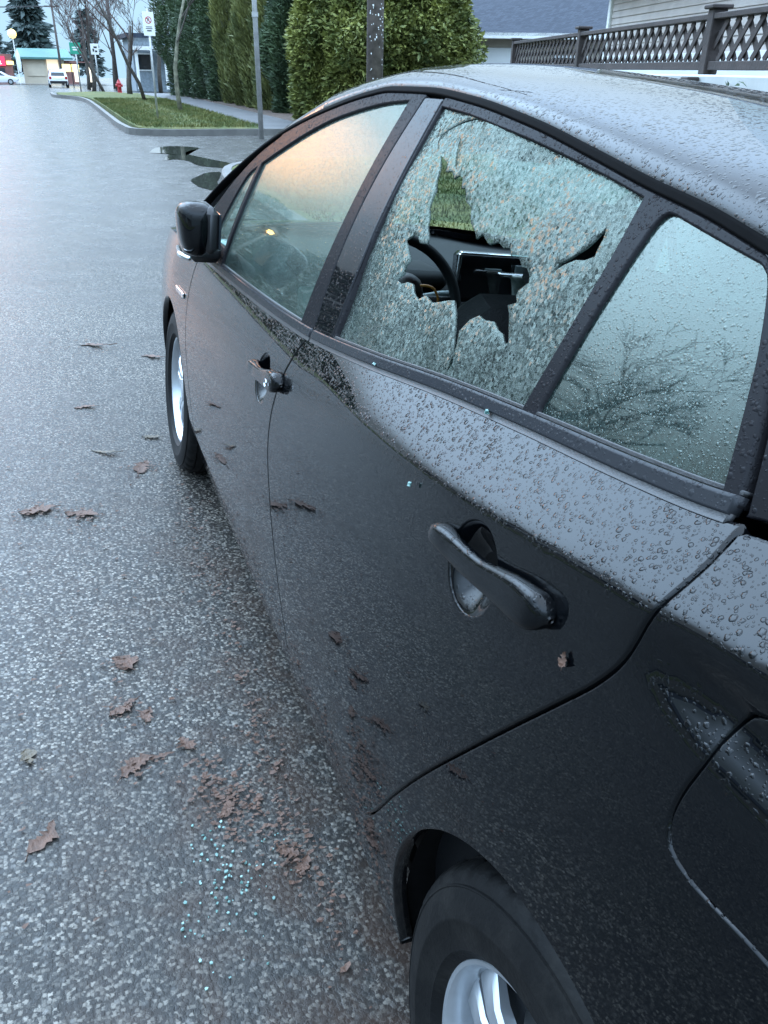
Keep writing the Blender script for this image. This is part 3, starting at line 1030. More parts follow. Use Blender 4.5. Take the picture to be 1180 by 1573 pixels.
def kerb(name, pts, w=.16, h=.14, mat='concrete', side=1):
    """Kerb stones along a line, chamfered top edge facing the road."""
    P = np.array(pts, float)
    T = np.gradient(P, axis=0)
    T /= np.linalg.norm(T, axis=1)[:, None]
    Nn = np.stack([T[:, 1], -T[:, 0]], 1) * side        # away from the road
    prof = [(0, -.2), (0.012, h - .03), (.04, h), (w, h), (w, -.2)]
    V, F = [], []
    m = len(prof)
    for p, n in zip(P, Nn):
        z = gz(*p)
        for (a, b) in prof:
            V.append((p[0] + n[0] * a, p[1] + n[1] * a, z + b))
    for i in range(len(P) - 1):
        for k in range(m - 1):
            F.append((i*m + k, i*m + k + 1, (i+1)*m + k + 1, (i+1)*m + k))
    return tag(link(name, V, F, mat), kind='structure')

# grassed island past the side street, its kerb bulging into the road at the near corner
ISL = [np.array(p) for p in catmull([(-.3, 58), (-.15, 50), (.45, 47.6), (.92, 43), (.98, 37), (.92, 28.5), (.93, 24), (1.10, 22.5), (1.75, 22.15), (3.0, 22.15), (6.5, 22.1)], .5)]
kerb('kerb', ISL)
isl_in = catmull([(-.1, 58), (.03, 50.1), (.60, 47.7), (1.07, 43.2), (1.13, 37), (1.07, 28.6), (1.08, 24.1), (1.22, 22.64), (1.8, 22.30), (3.0, 22.30), (4.15, 22.28)], .5)
slab('verge', [tuple(p) for p in isl_in] + [(4.20, 27), (4.35, 40), (4.6, 58)], 'lawn', .135, rise=.10)
slab('pavement', [(4.15, 22.28), (4.20, 27), (4.35, 40), (4.6, 58), (6.3, 58), (5.9, 40), (5.75, 27), (5.7, 22.25)], 'walk', .132)
slab('soil_bed', [(5.7, 22.25), (5.75, 27), (5.9, 40), (6.3, 58), (9.5, 58), (9.0, 22.25)], 'soil', .128)
# near block beside the parked car
NK = [np.array(p) for p in catmull([(1.22, -30), (1.22, 0), (1.22, 8), (1.16, 11.2), (1.22, 12.6), (1.55, 13.8), (2.3, 14.5), (3.6, 14.8), (9, 14.9)], .5)]
kerb('kerb', NK)
nk_in = catmull([(1.38, -30), (1.38, 0), (1.38, 8), (1.32, 11.2), (1.37, 12.5), (1.68, 13.66), (2.36, 14.34), (3.6, 14.64), (9, 14.74)], .5)
slab('lawn', [tuple(p) for p in nk_in] + [(9, 11), (5.1, 11.0), (3.0, 4.1), (1.9, 0), (1.9, -30)], 'lawn', .135)
# far side of the junction and the left-hand side of the street
sheet('far_pavement', np.linspace(-60, 60, 30), [126.5, 128, 129.5], 'walk', .10)
kerb('kerb', [(-9.2, y) for y in np.arange(-30, 110, 2.0)], side=-1)
sheet('left_verge', [-14, -12.5, -11, -9.36], np.arange(-30, 112, 2.0), 'lawn', .135)
sheet('left_yard', [-60, -40, -25, -14], np.arange(-30, 112, 4.0), 'lawn', .12)

# puddles lying in the gutter of the side street
def puddle(pts):
    P = catmull(list(pts) + [pts[0]], .12)[:-1]
    V = [(p[0], p[1], gz(*p) + .004) for p in P]
    c = np.mean(np.array(P), 0)
    o = link('puddle', [(c[0], c[1], gz(*c) + .004)] + V, [(0, i + 1, (i + 1) % len(V) + 1) for i in range(len(V))], 'puddle')
    return tag(o, kind='structure')
puddle([(.72, 17.5), (1.0, 18.6), (1.35, 18.95), (1.85, 18.5), (1.55, 17.8), (1.40, 17.3), (1.62, 16.2), (1.9, 15.0), (1.62, 14.55), (1.30, 14.9), (1.18, 15.9), (1.0, 16.1), (.82, 15.95), (.95, 16.7), (1.05, 17.2)])
puddle([(.80, 12.2), (.82, 12.95), (1.0, 13.4), (1.25, 13.9), (1.42, 13.95), (1.3, 13.2), (1.15, 12.6), (1.08, 11.9), (.95, 11.75)])

# ------------------------------------------------------------------ planting
def tufts(mb, n, pick, size, spread=.5, droop=0.0, up=0.0, aspect=3.0):
    """n little leaf sprays; pick() -> (point, outward direction)."""
    for _ in range(n):
        p, d = pick()
        p = np.array(p)
        d = np.array(d, float) + rng.normal(0, spread, 3) + np.array((0, 0, up - droop))
        d /= np.linalg.norm(d) + 1e-9
        s = rng.normal(0, 1, 3); s -= d * np.dot(s, d); s /= np.linalg.norm(s) + 1e-9
        L = size * rng.uniform(.6, 1.4); w = L / aspect
        q = np.cross(d, s) * L * .12
        mb.add([p - s * w * .25, p + d * L * .45 - s * w * .5 + q, p + d * L, p + d * L * .45 + s * w * .5 + q, p + s * w * .25], [(0, 1, 2, 3, 4)])

def bumpy(seed):
    r2 = np.random.default_rng(seed)
    k = r2.normal(0, 1, (9, 3)); ph = r2.uniform(0, 6.28, 9); am = r2.uniform(.4, 1, 9)
    def f(v):
        return float(np.sum(am * np.sin(k @ v * 1.7 + ph)) / 9)
    return f

def crown_pick(c, rx, ry, rz, seed, shell=.55):
    f = bumpy(seed)
    c = np.array(c)
    def pick():
        while True:
            v = rng.normal(0, 1, 3); v /= np.linalg.norm(v)
            k = 1 + .75 * f(v * 3.0)
            if k < .62 and rng.random() < .6:
                continue
            r_ = k * (shell + (1 - shell) * rng.random() ** .5)
            return c + v * np.array((rx, ry, rz)) * r_, v
    return pick

def cedar(name, x, y, r_, h, n, mat, label, group=None, up=.5, size=.30, aspect=3.0):
    """Upright cedar: a stem and many narrow leaf sprays on a ragged cone-topped column."""
    root = empty(name, (x, y, gz(x, y)))
    tag(root, label, 'shrub', group)
    r2 = np.random.default_rng(int(rng.integers(1e6)))
    kk = r2.normal(0, 1, (14, 3)); ph = r2.uniform(0, 6.28, 14); am = r2.uniform(.4, 1, 14)
    m = int(n * 1.5)
    z = r2.random(m) * h
    a = r2.uniform(0, 2 * math.pi, m)
    q = np.stack([np.cos(a) * 2.6, np.sin(a) * 2.6, z * 1.1], 1)
    f = (am * np.sin(q @ kk.T * 1.5 + ph)).sum(1) / 7
    k = 1 + .60 * f
    t = z / h
    prof = (0.80 + .35 * np.sin(np.minimum(1, t * 1.6) * math.pi * .5)) * (1 - np.maximum(0, t - .45) / .58) ** .75
    ok = (k > .74) | (r2.random(m) > .65)
    rr = r_ * np.maximum(prof, .04) * k * (.55 + .45 * r2.random(m) ** .45)
    P = np.stack([rr * np.cos(a), rr * np.sin(a), z + .05], 1)[ok][:n]
    D = np.stack([np.cos(a), np.sin(a), np.full(m, .2 + up)], 1)[ok][:n]
    n = len(P)
    D = D + r2.normal(0, .45, (n, 3)); D /= np.linalg.norm(D, axis=1)[:, None]
    S = r2.normal(0, 1, (n, 3)); S -= D * (S * D).sum(1)[:, None]; S /= np.linalg.norm(S, axis=1)[:, None]
    L = (size * r2.uniform(.5, 1.5, n))[:, None]; w_ = L / aspect
    B = np.cross(D, S) * L * .12
    V = np.stack([P - S * w_ * .25, P + D * L * .45 - S * w_ * .5 + B, P + D * L, P + D * L * .45 + S * w_ * .5 + B, P + S * w_ * .25], 1).reshape(-1, 3)
    F = np.arange(5 * n).reshape(n, 5)
    me = bpy.data.meshes.new('foliage')
    me.vertices.add(len(V)); me.vertices.foreach_set('co', V.ravel())
    me.loops.add(5 * n); me.loops.foreach_set('vertex_index', F.ravel())
    me.polygons.add(n); me.polygons.foreach_set('loop_start', np.arange(0, 5 * n, 5)); me.polygons.foreach_set('loop_total', np.full(n, 5))
    me.update(calc_edges=True); me.validate()
    me.materials.append(M[mat])
    o = bpy.data.objects.new('foliage', me); COL.objects.link(o); o.parent = root
    tr = MB().tube([(0, 0, -.1), (.03, .02, h * .5), (0, 0, h * .92)], [r_ * .12, r_ * .08, .015], 7)
    for k in range(9):
        a = k * 2.4; z = h * (.12 + .08 * k)
        tr.tube([(0, 0, z), (math.cos(a) * r_ * .4, math.sin(a) * r_ * .4, z + .4)], [r_ * .04, .008], 5)
    tr.build('trunk', 'bark', root)
    return root

# big ragged cedars on the corner across the side street
for i, (x, y, r_, h, n, lab) in enumerate([
        (6.75, 25.2, 1.0, 4.6, 26000, 'leftmost yellow green cedar of the corner clump beside the dark hedge gap'),
        (7.9, 24.6, 1.55, 5.6, 38000, 'tall yellow green cedar behind the utility pole'),
        (9.1, 24.4, 1.35, 5.6, 38000, 'broad cedar just right of the utility pole'),
        (10.05, 24.6, .72, 5.0, 24000, 'rightmost cedar of the corner clump beside the white garage')]):
    cedar('cedar_shrub', x, y, r_, h, n, 'cedar', lab, 'cedars on the corner', -.15, .15, 2.6)
# clipped-looking olive hedge receding along the pavement
for i, (x, y, r_, h, mt, lab) in enumerate([
        (7.2, 30.5, .75, 4.6, 'conifer', 'dark narrow hedge plant in the gap before the cedar clump'),
        (7.3, 32.5, 1.0, 6.0, 'hedge', 'nearest olive green column of the tall clipped hedge'),
        (7.3, 34.4, 1.0, 6.4, 'hedge', 'second olive green column of the tall clipped hedge'),
        (7.35, 36.4, 1.0, 6.3, 'hedge', 'third olive green column of the tall clipped hedge'),
        (7.35, 38.6, 1.05, 6.8, 'hedge', 'fourth olive green column of the tall clipped hedge'),
        (7.2, 41.2, 1.1, 8.0, 'conifer', 'bright green conifer at the near end of the dark row'),
        (7.0, 44.0, 1.2, 9.0, 'conifer', 'dark conifer behind the mossy street tree'),
        (6.9, 47.5, 1.3, 9.5, 'conifer', 'dark conifer behind the parking sign'),
        (6.8, 51.5, 1.4, 9.0, 'conifer', 'dark conifer at the far end of the row')]):
    cedar('hedge_column', x, y, r_, h, 24000, mt, lab, 'columns of the tall hedge', 1.4 if mt == 'hedge' else .2, .20, 4.5)

def bare_tree(name, x, y, h, rad, lean, label, mat='bark', seed=1, depth=4, spread=.55, group=None, cat='tree', first=.38, twigs=True):
    root = empty(name, (x, y, gz(x, y) + .12))
    tag(root, label, cat, group)
    r2 = random.Random(seed)
    trunk, crown = MB(), MB()
    def grow(p, d, L, r_, lev):
        mb = trunk if lev == 0 else crown
        n = 5 if lev == 0 else 4
        pts, rr = [p], [r_]
        q = p.copy(); dd = d.copy()
        for k in range(n):
            dd = (dd + Vector((r2.gauss(0, .10), r2.gauss(0, .10), r2.gauss(0.03, .06)))).normalized()
            q = q + dd * L / n
            pts.append(q.copy()); rr.append(r_ * (1 - .55 * (k + 1) / n))
        mb.tube(pts, [max(q_, .009) for q_ in rr], 7 if lev == 0 else (5 if lev < 3 else 3), cap=lev < 2)
        if lev >= depth:
            return
        for k in range(r2.choice((3, 4)) if lev < 2 else r2.choice((3, 4, 5))):
            t = r2.uniform(first if lev == 0 else .25, 1.0)
            i = min(n, max(1, int(round(t * n))))
            a = r2.uniform(0, 6.28)
            side_ = Vector((math.cos(a), math.sin(a), 0))
            nd_ = (dd * r2.uniform(.6, 1.0) + side_ * spread * r2.uniform(.6, 1.5) + Vector((0, 0, .22))).normalized()
            grow(pts[i], nd_, L * r2.uniform(.45, .72), rr[i] * r2.uniform(.45, .7), lev + 1)
    grow(Vector((0, 0, -.1)), Vector((lean[0], lean[1], 1)).normalized(), h * .55, rad, 0)
    trunk.build('trunk', mat, root, smooth=True)
    crown.build('crown', 'twig' if mat != 'moss_bark' else 'bark', root)
    return root

bare_tree('street_tree', 3.3, 30.8, 6.5, .085, (-.09, -.02), 'slim mossy bare street tree nearest on the grass verge', 'moss_bark', 3, 4, .45, first=.5)
bare_tree('street_tree', 3.1, 39.6, 7.5, .085, (-.14, 0), 'thin dark bare tree leaning left beyond the parking sign', 'bark', 5, 4, .5, first=.55)
bare_tree('street_tree', 3.6, 52.0, 6.5, .16, (.02, 0), 'stout dark bare tree on a grass mound behind the hydrant', 'bark', 8, 4, .6)
bare_tree('street_tree', 2.8, 60.0, 7.5, .10, (-.34, 0), 'bare tree leaning hard over the pavement by the hydrant', 'bark', 11, 4, .5)
bare_tree('street_tree', 2.5, 66.0, 9.0, .15, (.03, 0), 'upright bare tree beside the small white street sign', 'bark', 14, 5, .55)
for i, (x, y, h, s, lab) in enumerate([(3.0, 82, 9.5, 21, 'reddish bare street tree over the green sign'), (5.6, 88, 11, 22, 'tall reddish bare tree behind the green sign'),
                          (8.5, 78, 12, 23, 'bare tree rising behind the row of dark conifers'), (4.4, 104, 10, 24, 'far reddish bare tree near the end of the street'),
                          (11.0, 96, 13, 25, 'farthest tall bare tree on the right of the street'), (7.0, 66, 11, 26, 'grey bare tree crowding the dark conifers')]):
    bare_tree('bare_tree', x, y, h, .16, (0, 0), lab, 'bark', s, 5, .62, 'bare trees down the street')
# across the street, seen mirrored in the car's windows and paint
for i, (x, y, h, s, lab) in enumerate([(-13.6, 19.0, 11.5, 41, 'spreading bare tree on the verge across the street'),
                          (-11.6, -8.0, 9.5, 43, 'bare tree across the street behind the car')]):
    bare_tree('bare_tree', x, y, h, .20, (0, 0), lab, 'bark', s, 5, .65, 'bare trees across the street')
cedar('cedar_shrub', -13.8, 57, 2.6, 8.0, 3800, 'conifer', 'dark rounded evergreen farther up across the street', None, .2, .5)
cedar('cedar_shrub', -17.0, 50, 3.0, 6.5, 3000, 'conifer', 'second dark evergreen nearer the house across the street', None, .2, .5)

def far_conifer(x, y, h, r_, n, lab):
    root = empty('conifer', (x, y, gz(x, y)))
    tag(root, lab, 'tree', 'conifers on the skyline')
    mb = MB()
    f = bumpy(int(rng.integers(1e6)))
    def pick():
        t = rng.random() ** .8
        a = rng.uniform(0, 6.28)
        lay = .8 + .25 * math.sin(t * h * 2.2)
        k = 1 + .6 * f(np.array((math.cos(a) * 2, math.sin(a) * 2, t * 5)))
        rr = r_ * (1 - t) ** .8 * lay * k * rng.random() ** .4
        return (rr * math.cos(a), rr * math.sin(a), h * (.12 + .88 * t)), (math.cos(a), math.sin(a), -.15)
    tufts(mb, n, pick, h * .10, .3, droop=.1)
    mb.build('crown', 'far_conifer', root)
    MB().tube([(0, 0, 0), (0, 0, h * .95)], [h * .025, .03], 7).build('trunk', 'bark', root)
far_conifer(-1.0, 151, 14.2, 3.4, 2600, 'big dark conifer standing behind the teal roofed building')
far_conifer(-7.0, 170, 8.5, 3.4, 900, 'lower conifer at the left edge of the skyline')
far_conifer(7.5, 160, 10.5, 3.0, 1200, 'conifer half hidden by the reddish bare trees')

# grass blades on the verge: one uncountable mass
def grass_mass(name, n, xr, yr, poly, top, hgt):
    V, F = [], []
    poly = np.array(poly)
    got = 0
    while got < n:
        P = np.stack([rng.uniform(*xr, 4000), rng.uniform(*yr, 4000)], 1)
        P = P[inside_np(P, poly)]
        D = None
        for p in P:
            h = hgt * rng.uniform(.4, 1.3); a = rng.uniform(0, 3.14); w = .012
            d = rng.normal(0, .5, 2) * h
            z = gz(*p) + top
            b = len(V)
            dx, dy = math.cos(a) * w, math.sin(a) * w
            V += [(p[0] - dx, p[1] - dy, z), (p[0] + dx, p[1] + dy, z), (p[0] + d[0], p[1] + d[1], z + h)]
            F.append((b, b + 1, b + 2))
            got += 1
            if got >= n:
                break
    return tag(link(name, V, F, 'lawn'), 'short wet grass growing on the verge', 'grass', kind='stuff')
grass_mass('grass', 26000, (.9, 4.4), (22.3, 42), [tuple(p) for p in isl_in if p[1] < 44] + [(4.2, 27), (4.3, 42)], .16, .075)
grass_mass('grass', 9000, (1.3, 5), (5, 14.6), [(1.45, 5), (1.45, 11.2), (1.5, 12.6), (1.8, 13.5), (2.4, 14.1), (3.6, 14.4), (5, 14.5), (5, 11), (3.3, 5)], .13, .06)

# ------------------------------------------------------------------ posts and signs
def pole_sign(name, x, y, h, rad, board, label, cat, face, marks, band=False, lean=(0, 0)):
    root = empty(name, (x, y, gz(x, y) + .13))
    tag(root, label, cat)
    MB().tube([(0, 0, -.2), (lean[0] * h, lean[1] * h, h)], rad, 10).build('post', 'galv', root, smooth=True)
    if board:
        w, hh, zc = board
        MB().bevbox((lean[0] * zc, -rad - .008, zc), (w, .006, hh), .002).build('sign_board', face, root)
        marks(root, lean[0] * zc, -rad - .0125, zc, w, hh)
    return root

def text_on(parent, name, s, x, y, z, size, mat, rx=math.pi / 2, rz=0.0, align='CENTER'):
    cu = bpy.data.curves.new(name, 'FONT')
    cu.body = s
    cu.size = size
    cu.align_x = align
    cu.align_y = 'CENTER'
    cu.extrude = .0008
    o = bpy.data.objects.new(name, cu)
    COL.objects.link(o)
    cu.materials.append(M[mat])
    o.location = (x, y, z)
    o.rotation_euler = (rx, 0, rz)
    o.parent = parent
    bpy.context.view_layer.update()
    me = bpy.data.meshes.new_from_object(o.evaluated_get(bpy.context.evaluated_depsgraph_get()))
    m_ = bpy.data.objects.new(name, me)
    COL.objects.link(m_)
    m_.location = (x, y, z); m_.rotation_euler = (rx, 0, rz); m_.parent = parent
    bpy.data.objects.remove(o)
    return m_

def marks_parking(root, x, y, z, w, h):
    a = MB()
    t = [i * math.pi / 12 for i in range(25)]
    a.add([(x + math.cos(k) * .085, y, z + .09 + math.sin(k) * .085) for k in t] + [(x + math.cos(k) * .065, y, z + .09 + math.sin(k) * .065) for k in t],
          [(i, i + 1, 26 + i, 25 + i) for i in range(24)])
    a.box((x, y, z + .09), (.022, .001, .165), ry=R(-45))
    a.build('prohibition_ring', 'red_ink', root)
    text_on(root, 'letter', 'P', x - .005, y - .001, z + .09, .13, 'black_ink')
    MB().box((x, y, z - .07), (.16, .001, .018)).box((x, y, z - .11), (.18, .001, .018)).box((x, y, z - .16), (.12, .001, .03)).build('print_lines', 'black_ink', root)
pole_sign('parking_sign', 1.95, 26.0, 2.72, .028, (.30, .56, 2.36), 'white no parking sign on a galvanised pole on the grass verge', 'sign', 'white', marks_parking, lean=(.004, 0))

def marks_small(root, x, y, z, w, h):
    MB().box((x + .05, y, z + .10), (.20, .001, .10)).box((x - .08, y, z - .06), (.10, .001, .16)).box((x + .08, y, z - .12), (.14, .001, .10)).build('print_lines', 'black_ink', root)
pole_sign('street_sign', 2.62, 61.5, 2.72, .04, (.48, .60, 2.40), 'small white and black sign on a post beyond the hydrant', 'sign', 'white', marks_small)

def marks_green(root, x, y, z, w, h):
    MB().box((x, y, z + .06), (.42, .001, .07)).box((x, y, z - .08), (.34, .001, .10)).build('print_lines', 'white', root)
pole_sign('green_sign', 1.80, 69.5, 2.95, .05, (.74, .72, 2.62), 'square green sign with white print on a pole near the cross street', 'sign', 'green_sign', marks_green)

root = empty('steel_pole', (3.72, 20.75, gz(3.7, 20.8)))
tag(root, 'plain galvanised steel pole at the side street corner', 'pole')
MB().tube([(0, 0, -.2), (-.03, 0, 6.2)], [.062, .052], 12).build('post', 'galv', root, smooth=True)
MB().lathe([(-.05, .062), (-.05, .072), (.05, .072), (.05, .062)], (-.012, 0, 2.55), 'z', 16).build('pole_band', 'galv', root)

root = empty('utility_pole', (4.45, 14.9, gz(4.4, 14.9)))
tag(root, 'thick dark wooden utility pole in front of the cedars', 'utility pole')
MB().tube([(0, 0, -.3), (.01, 0, 4.5), (.02, 0, 9.5)], [.150, .140, .115], 20).build('shaft', 'pole_wood', root, smooth=True)
st = MB()
for k in range(46):
    a = rng.uniform(-2.6, -.5); z = rng.uniform(1.3, 2.8)
    s = rng.uniform(.008, .02)
    st.box((math.cos(a) * .149, math.sin(a) * .149, z), (s, .006, s * rng.uniform(.6, 2.2)), rz=a + math.pi / 2)
tag(st.build('paper_scraps', 'white', root), kind='stuff')
MB().box((0, 0, 8.6), (2.2, .1, .12)).build('crossarm', 'pole_wood', root)

def line_pole(x, y, h, lab):
    root = empty('utility_pole', (x, y, gz(x, y)))
    tag(root, lab, 'utility pole')
    MB().tube([(0, 0, -.3), (0, 0, h)], [.17, .12], 10).build('shaft', 'pole_wood', root, smooth=True)
    MB().box((0, 0, h - .6), (2.4, .12, .14)).box((0, 0, h - 1.5), (1.8, .12, .12)).build('crossarm', 'pole_wood', root)
    for k in (-1.1, -.5, .5, 1.1):
        MB().lathe([(0, .03), (.1, .06), (.2, .03)], (k, 0, h - .53), 'z', 8).build('insulator', 'white', root)
line_pole(2.1, 126, 10.2, 'far utility pole with crossarms on the skyline')
line_pole(5.2, 80, 13.0, 'tall utility pole among the reddish bare trees')
w = MB()
for dz, dx in ((9.7, -1.1), (9.7, 1.1), (8.7, -.8), (8.7, .8)):
    a = Vector((2.1 + dx, 126, dz + gz(2.1, 126))); b = Vector((-60 + dx, 134, dz - .5))
    w.tube([a.lerp(b, t) - Vector((0, 0, 4 * .9 * t * (1 - t))) for t in np.linspace(0, 1, 9)], .03, 4)
tag(w.build('power_lines', 'trim'), 'sagging power lines crossing the pale sky', 'power line')

root = empty('fire_hydrant', (3.38, 55.6, gz(3.4, 55.6) + .13))
tag(root, 'red fire hydrant on the grass by the pavement', 'fire hydrant')
MB().lathe([(0, .17), (.05, .17), (.06, .12), (.48, .12), (.50, .145), (.54, .145), (.56, .12), (.66, .09), (.72, .04), (.75, .04), (.755, .001)], (0, 0, 0), 'z', 20).build('barrel', 'red_iron', root, auto=40)
for sx in (-1, 1):
    MB().tube([(0, 0, .42), (sx * .2, 0, .42)], [.06, .075], 10).build('hose_outlet', 'red_iron', root, smooth=True)
MB().tube([(0, 0, .36), (0, -.21, .36)], [.08, .095], 12).build('pumper_outlet', 'red_iron', root, smooth=True)

# ------------------------------------------------------------------ fence, wall and houses on the near block
FA, FB = Vector((5.32, 11.45, 0)), Vector((2.62, 2.55, 0))
fd = (FB - FA).normalized()
fn = Vector((-fd.y, fd.x, 0)) * -1                # towards the street
if fn.x > 0:
    fn = -fn
flen = (FB - FA).length
frz = math.atan2(fd.y, fd.x)
wall = MB()
mid = (FA + FB) / 2
wall.bevbox((mid.x, mid.y, .735), (flen + .2, .22, 1.57), .012, rz=frz)
tag(wall.build('retaining_wall', simple("pale rendered wall", (0.42, 0.43, 0.42), 0.55, var=0.12, vscale=2.5, bump=.1, bscale=40)), 'pale retaining wall under the lattice fence', 'wall')
fence = empty('lattice_fence', (0, 0, 0))
tag(fence, 'dark brown timber fence of diagonal lattice on the pale wall', 'fence')
zb0, zt0 = 1.545, 1.885
posts = [0.0, 3.42, 6.75, 9.2]
for s in posts:
    p = FA + fd * s
    hp = .40 if s else .39
    MB().bevbox((p.x, p.y, 1.52 + hp / 2), (.10, .10, hp), .006, rz=frz).build('post', 'timber', fence)
    MB().bevbox((p.x, p.y, 1.52 + hp + .013), (.15, .15, .026), .006, rz=frz).build('post_cap', 'timber', fence)
for a, b in zip(posts, posts[1:]):
    p0, p1 = FA + fd * (a + .05), FA + fd * (b - .05)
    L = (p1 - p0).length
    m = (p0 + p1) / 2
    rl = MB()
    rl.bevbox((m.x, m.y, zb0 + .03), (L, .06, .055), .004, rz=frz)
    rl.bevbox((m.x, m.y, zt0 - .01), (L, .09, .035), .004, rz=frz)
    rl.build('rail', 'timber', fence)
    la = MB()
    z0, z1 = zb0 + .058, zt0 - .028
    hh = z1 - z0
    for sgn, off in ((1, .007), (-1, -.007)):
        k = -hh
        while k < L:
            a0, a1 = max(k, 0), min(k + hh, L)
            if a1 - a0 > .02:
                ts, te = (a0 - k) / hh, (a1 - k) / hh
                za, zb_ = (z0 + hh * ts, z0 + hh * te) if sgn > 0 else (z1 - hh * ts, z1 - hh * te)
                q0 = p0 + fd * a0 + fn * off; q1 = p0 + fd * a1 + fn * off
                q0.z, q1.z = za, zb_
                d = (q1 - q0)
                c = (q0 + q1) / 2
                ang = math.atan2(d.z, math.hypot(d.x, d.y))
                la.box(c, (d.length, .010, .043), rz=frz, ry=-ang)
            k += .172
    la.build('lattice_panel', 'timber', fence)
p = FA + fd * 6.85 + fn * .16
tag(MB().bevbox((p.x, p.y, 1.455), (.13, .09, .10), .008, rz=frz).build('timber_block', 'timber'), 'short brown timber block fixed to the pale wall under a fence post', 'block')
iv = MB()
def _pk():
    s = rng.normal(7.15, .22)
    q = FA + fd * s + fn * (.115 + rng.random() * .03)
    return (q.x, q.y, 1.415 + rng.normal(0, .022)), fn
tufts(iv, 160, _pk, .05, .6)
tag(iv.build('creeper', 'conifer'), 'scrap of dark creeper growing along the pale wall', 'plant')

# garage with shingled roof behind the cedars
root = empty('garage_house', (0, 0, 0))
tag(root, 'low house with white garage door and blue grey shingle roof', 'house')
g0, g1 = Vector((9.8, 27.8, 0)), Vector((18.2, 22.9, 0))
gd = (g1 - g0).normalized(); gn = Vector((gd.y, -gd.x, 0)); gr = math.atan2(gd.y, gd.x); gl_ = (g1 - g0).length
gm = (g0 + g1) / 2 - gn * 3.0
MB().box((gm.x, gm.y, 1.3), (gl_, 6.0, 2.5), rz=gr).build('wall', 'stucco', root)
dd = g0 + gd * 2.2 + gn * .03
gdr = MB()
gdr.bevbox((dd.x, dd.y, 1.12), (3.3, .05, 2.12), .01, rz=gr)
gdr.build('garage_door', 'garage_white', root)
for s, zz, ww, hh2 in ((.5, 1.15, .14, 2.3), (3.92, 1.15, .14, 2.3)):
    q = g0 + gd * s + gn * .04
    MB().bevbox((q.x, q.y, zz), (ww, .08, hh2), .01, rz=gr).build('door_trim', 'stucco', root)
q = g0 + gd * 5.6 + gn * .03
wf = MB().bevbox((q.x, q.y, 1.55), (1.1, .06, .9), .01, rz=gr).build('window', 'white', root)
MB().bevbox((q.x + gn.x * .035, q.y + gn.y * .035, 1.55), (.96, .02, .76), .004, rz=gr).build('pane', 'car_glass', wf)
q = (g0 + g1) / 2 + gn * .45
MB().bevbox((q.x, q.y, 2.50), (gl_ + .8, .06, .17), .01, rz=gr).build('gutter', 'white', root)
rf = MB()
e0, e1 = g0 - gd * .4 + gn * .48, g1 + gd * .4 + gn * .48
k0, k1 = g0 - gd * .4 - gn * 3.2, g1 + gd * .4 - gn * 3.2
b0_, b1_ = g0 - gd * .4 - gn * 6.6, g1 + gd * .4 - gn * 6.6
rf.add([(e0.x, e0.y, 2.58), (e1.x, e1.y, 2.58), (k1.x, k1.y, 4.15), (k0.x, k0.y, 4.15), (b0_.x, b0_.y, 2.58), (b1_.x, b1_.y, 2.58),
        (e0.x, e0.y, 2.50), (e1.x, e1.y, 2.50), (k1.x, k1.y, 4.07), (k0.x, k0.y, 4.07), (b0_.x, b0_.y, 2.50), (b1_.x, b1_.y, 2.50)],
       [(0, 1, 2, 3), (3, 2, 5, 4), (7, 6, 9, 8), (8, 9, 10, 11), (0, 3, 9, 6), (3, 4, 10, 9), (1, 7, 8, 2), (2, 8, 11, 5), (0, 6, 7, 1), (4, 5, 11, 10)])
rf.build('roof', 'shingle', root)

# sided house behind the fence
root = empty('sided_house', (0, 0, 0))
tag(root, 'beige house with horizontal lap siding behind the lattice fence', 'house')
h0 = Vector((8.85, 14.4, 0)); hd = Vector((-.27, -.963, 0)).normalized(); hn = Vector((-hd.y, hd.x, 0))
if hn.x > 0:
    hn = -hn
hr = math.atan2(hd.y, hd.x)
HL = 12.0
sd = MB()
for k in range(26):
    z = .3 + k * .105
    a0 = h0; a1 = h0 + hd * HL
    lo_, up_ = hn * .022, hn * .004
    sd.add([(a0 + lo_).to_tuple()[:2] + (z,), (a1 + lo_).to_tuple()[:2] + (z,), (a1 + up_).to_tuple()[:2] + (z + .105,), (a0 + up_).to_tuple()[:2] + (z + .105,),
            (a0 + up_).to_tuple()[:2] + (z,), (a1 + up_).to_tuple()[:2] + (z,)], [(0, 1, 2, 3), (4, 5, 1, 0)])
sd.build('siding', 'siding', root)
c = h0 + hd * HL / 2 - hn * 3.6
MB().box((c.x, c.y, 1.6), (HL, 7.15, 3.0), rz=hr).build('wall', 'siding', root)
q = h0 + hd * HL / 2 + hn * .03
MB().box((q.x, q.y, .95), (HL, .06, 1.70), rz=hr).build('painted_base', 'garage_white', root)
q = h0 - hd * .02
MB().bevbox((q.x, q.y, 1.6), (.12, .12, 3.05), .01, rz=hr).build('corner_board', 'white', root)
c = h0 + hd * HL / 2 + hn * .22
MB().bevbox((c.x, c.y, 2.99), (HL + .9, .62, .06), .01, rz=hr).build('soffit', 'stucco', root)
c = h0 + hd * HL / 2 + hn * .56
MB().bevbox((c.x, c.y, 3.04), (HL + 1.0, .05, .20), .01, rz=hr).build('gutter', 'stucco', root)
rf = MB()
a0, a1 = h0 - hd * .5 + hn * .60, h0 + hd * (HL + .5) + hn * .60
r0_, r1_ = h0 - hd * .5 - hn * 3.6, h0 + hd * (HL + .5) - hn * 3.6
b0_, b1_ = h0 - hd * .5 - hn * 7.8, h0 + hd * (HL + .5) - hn * 7.8
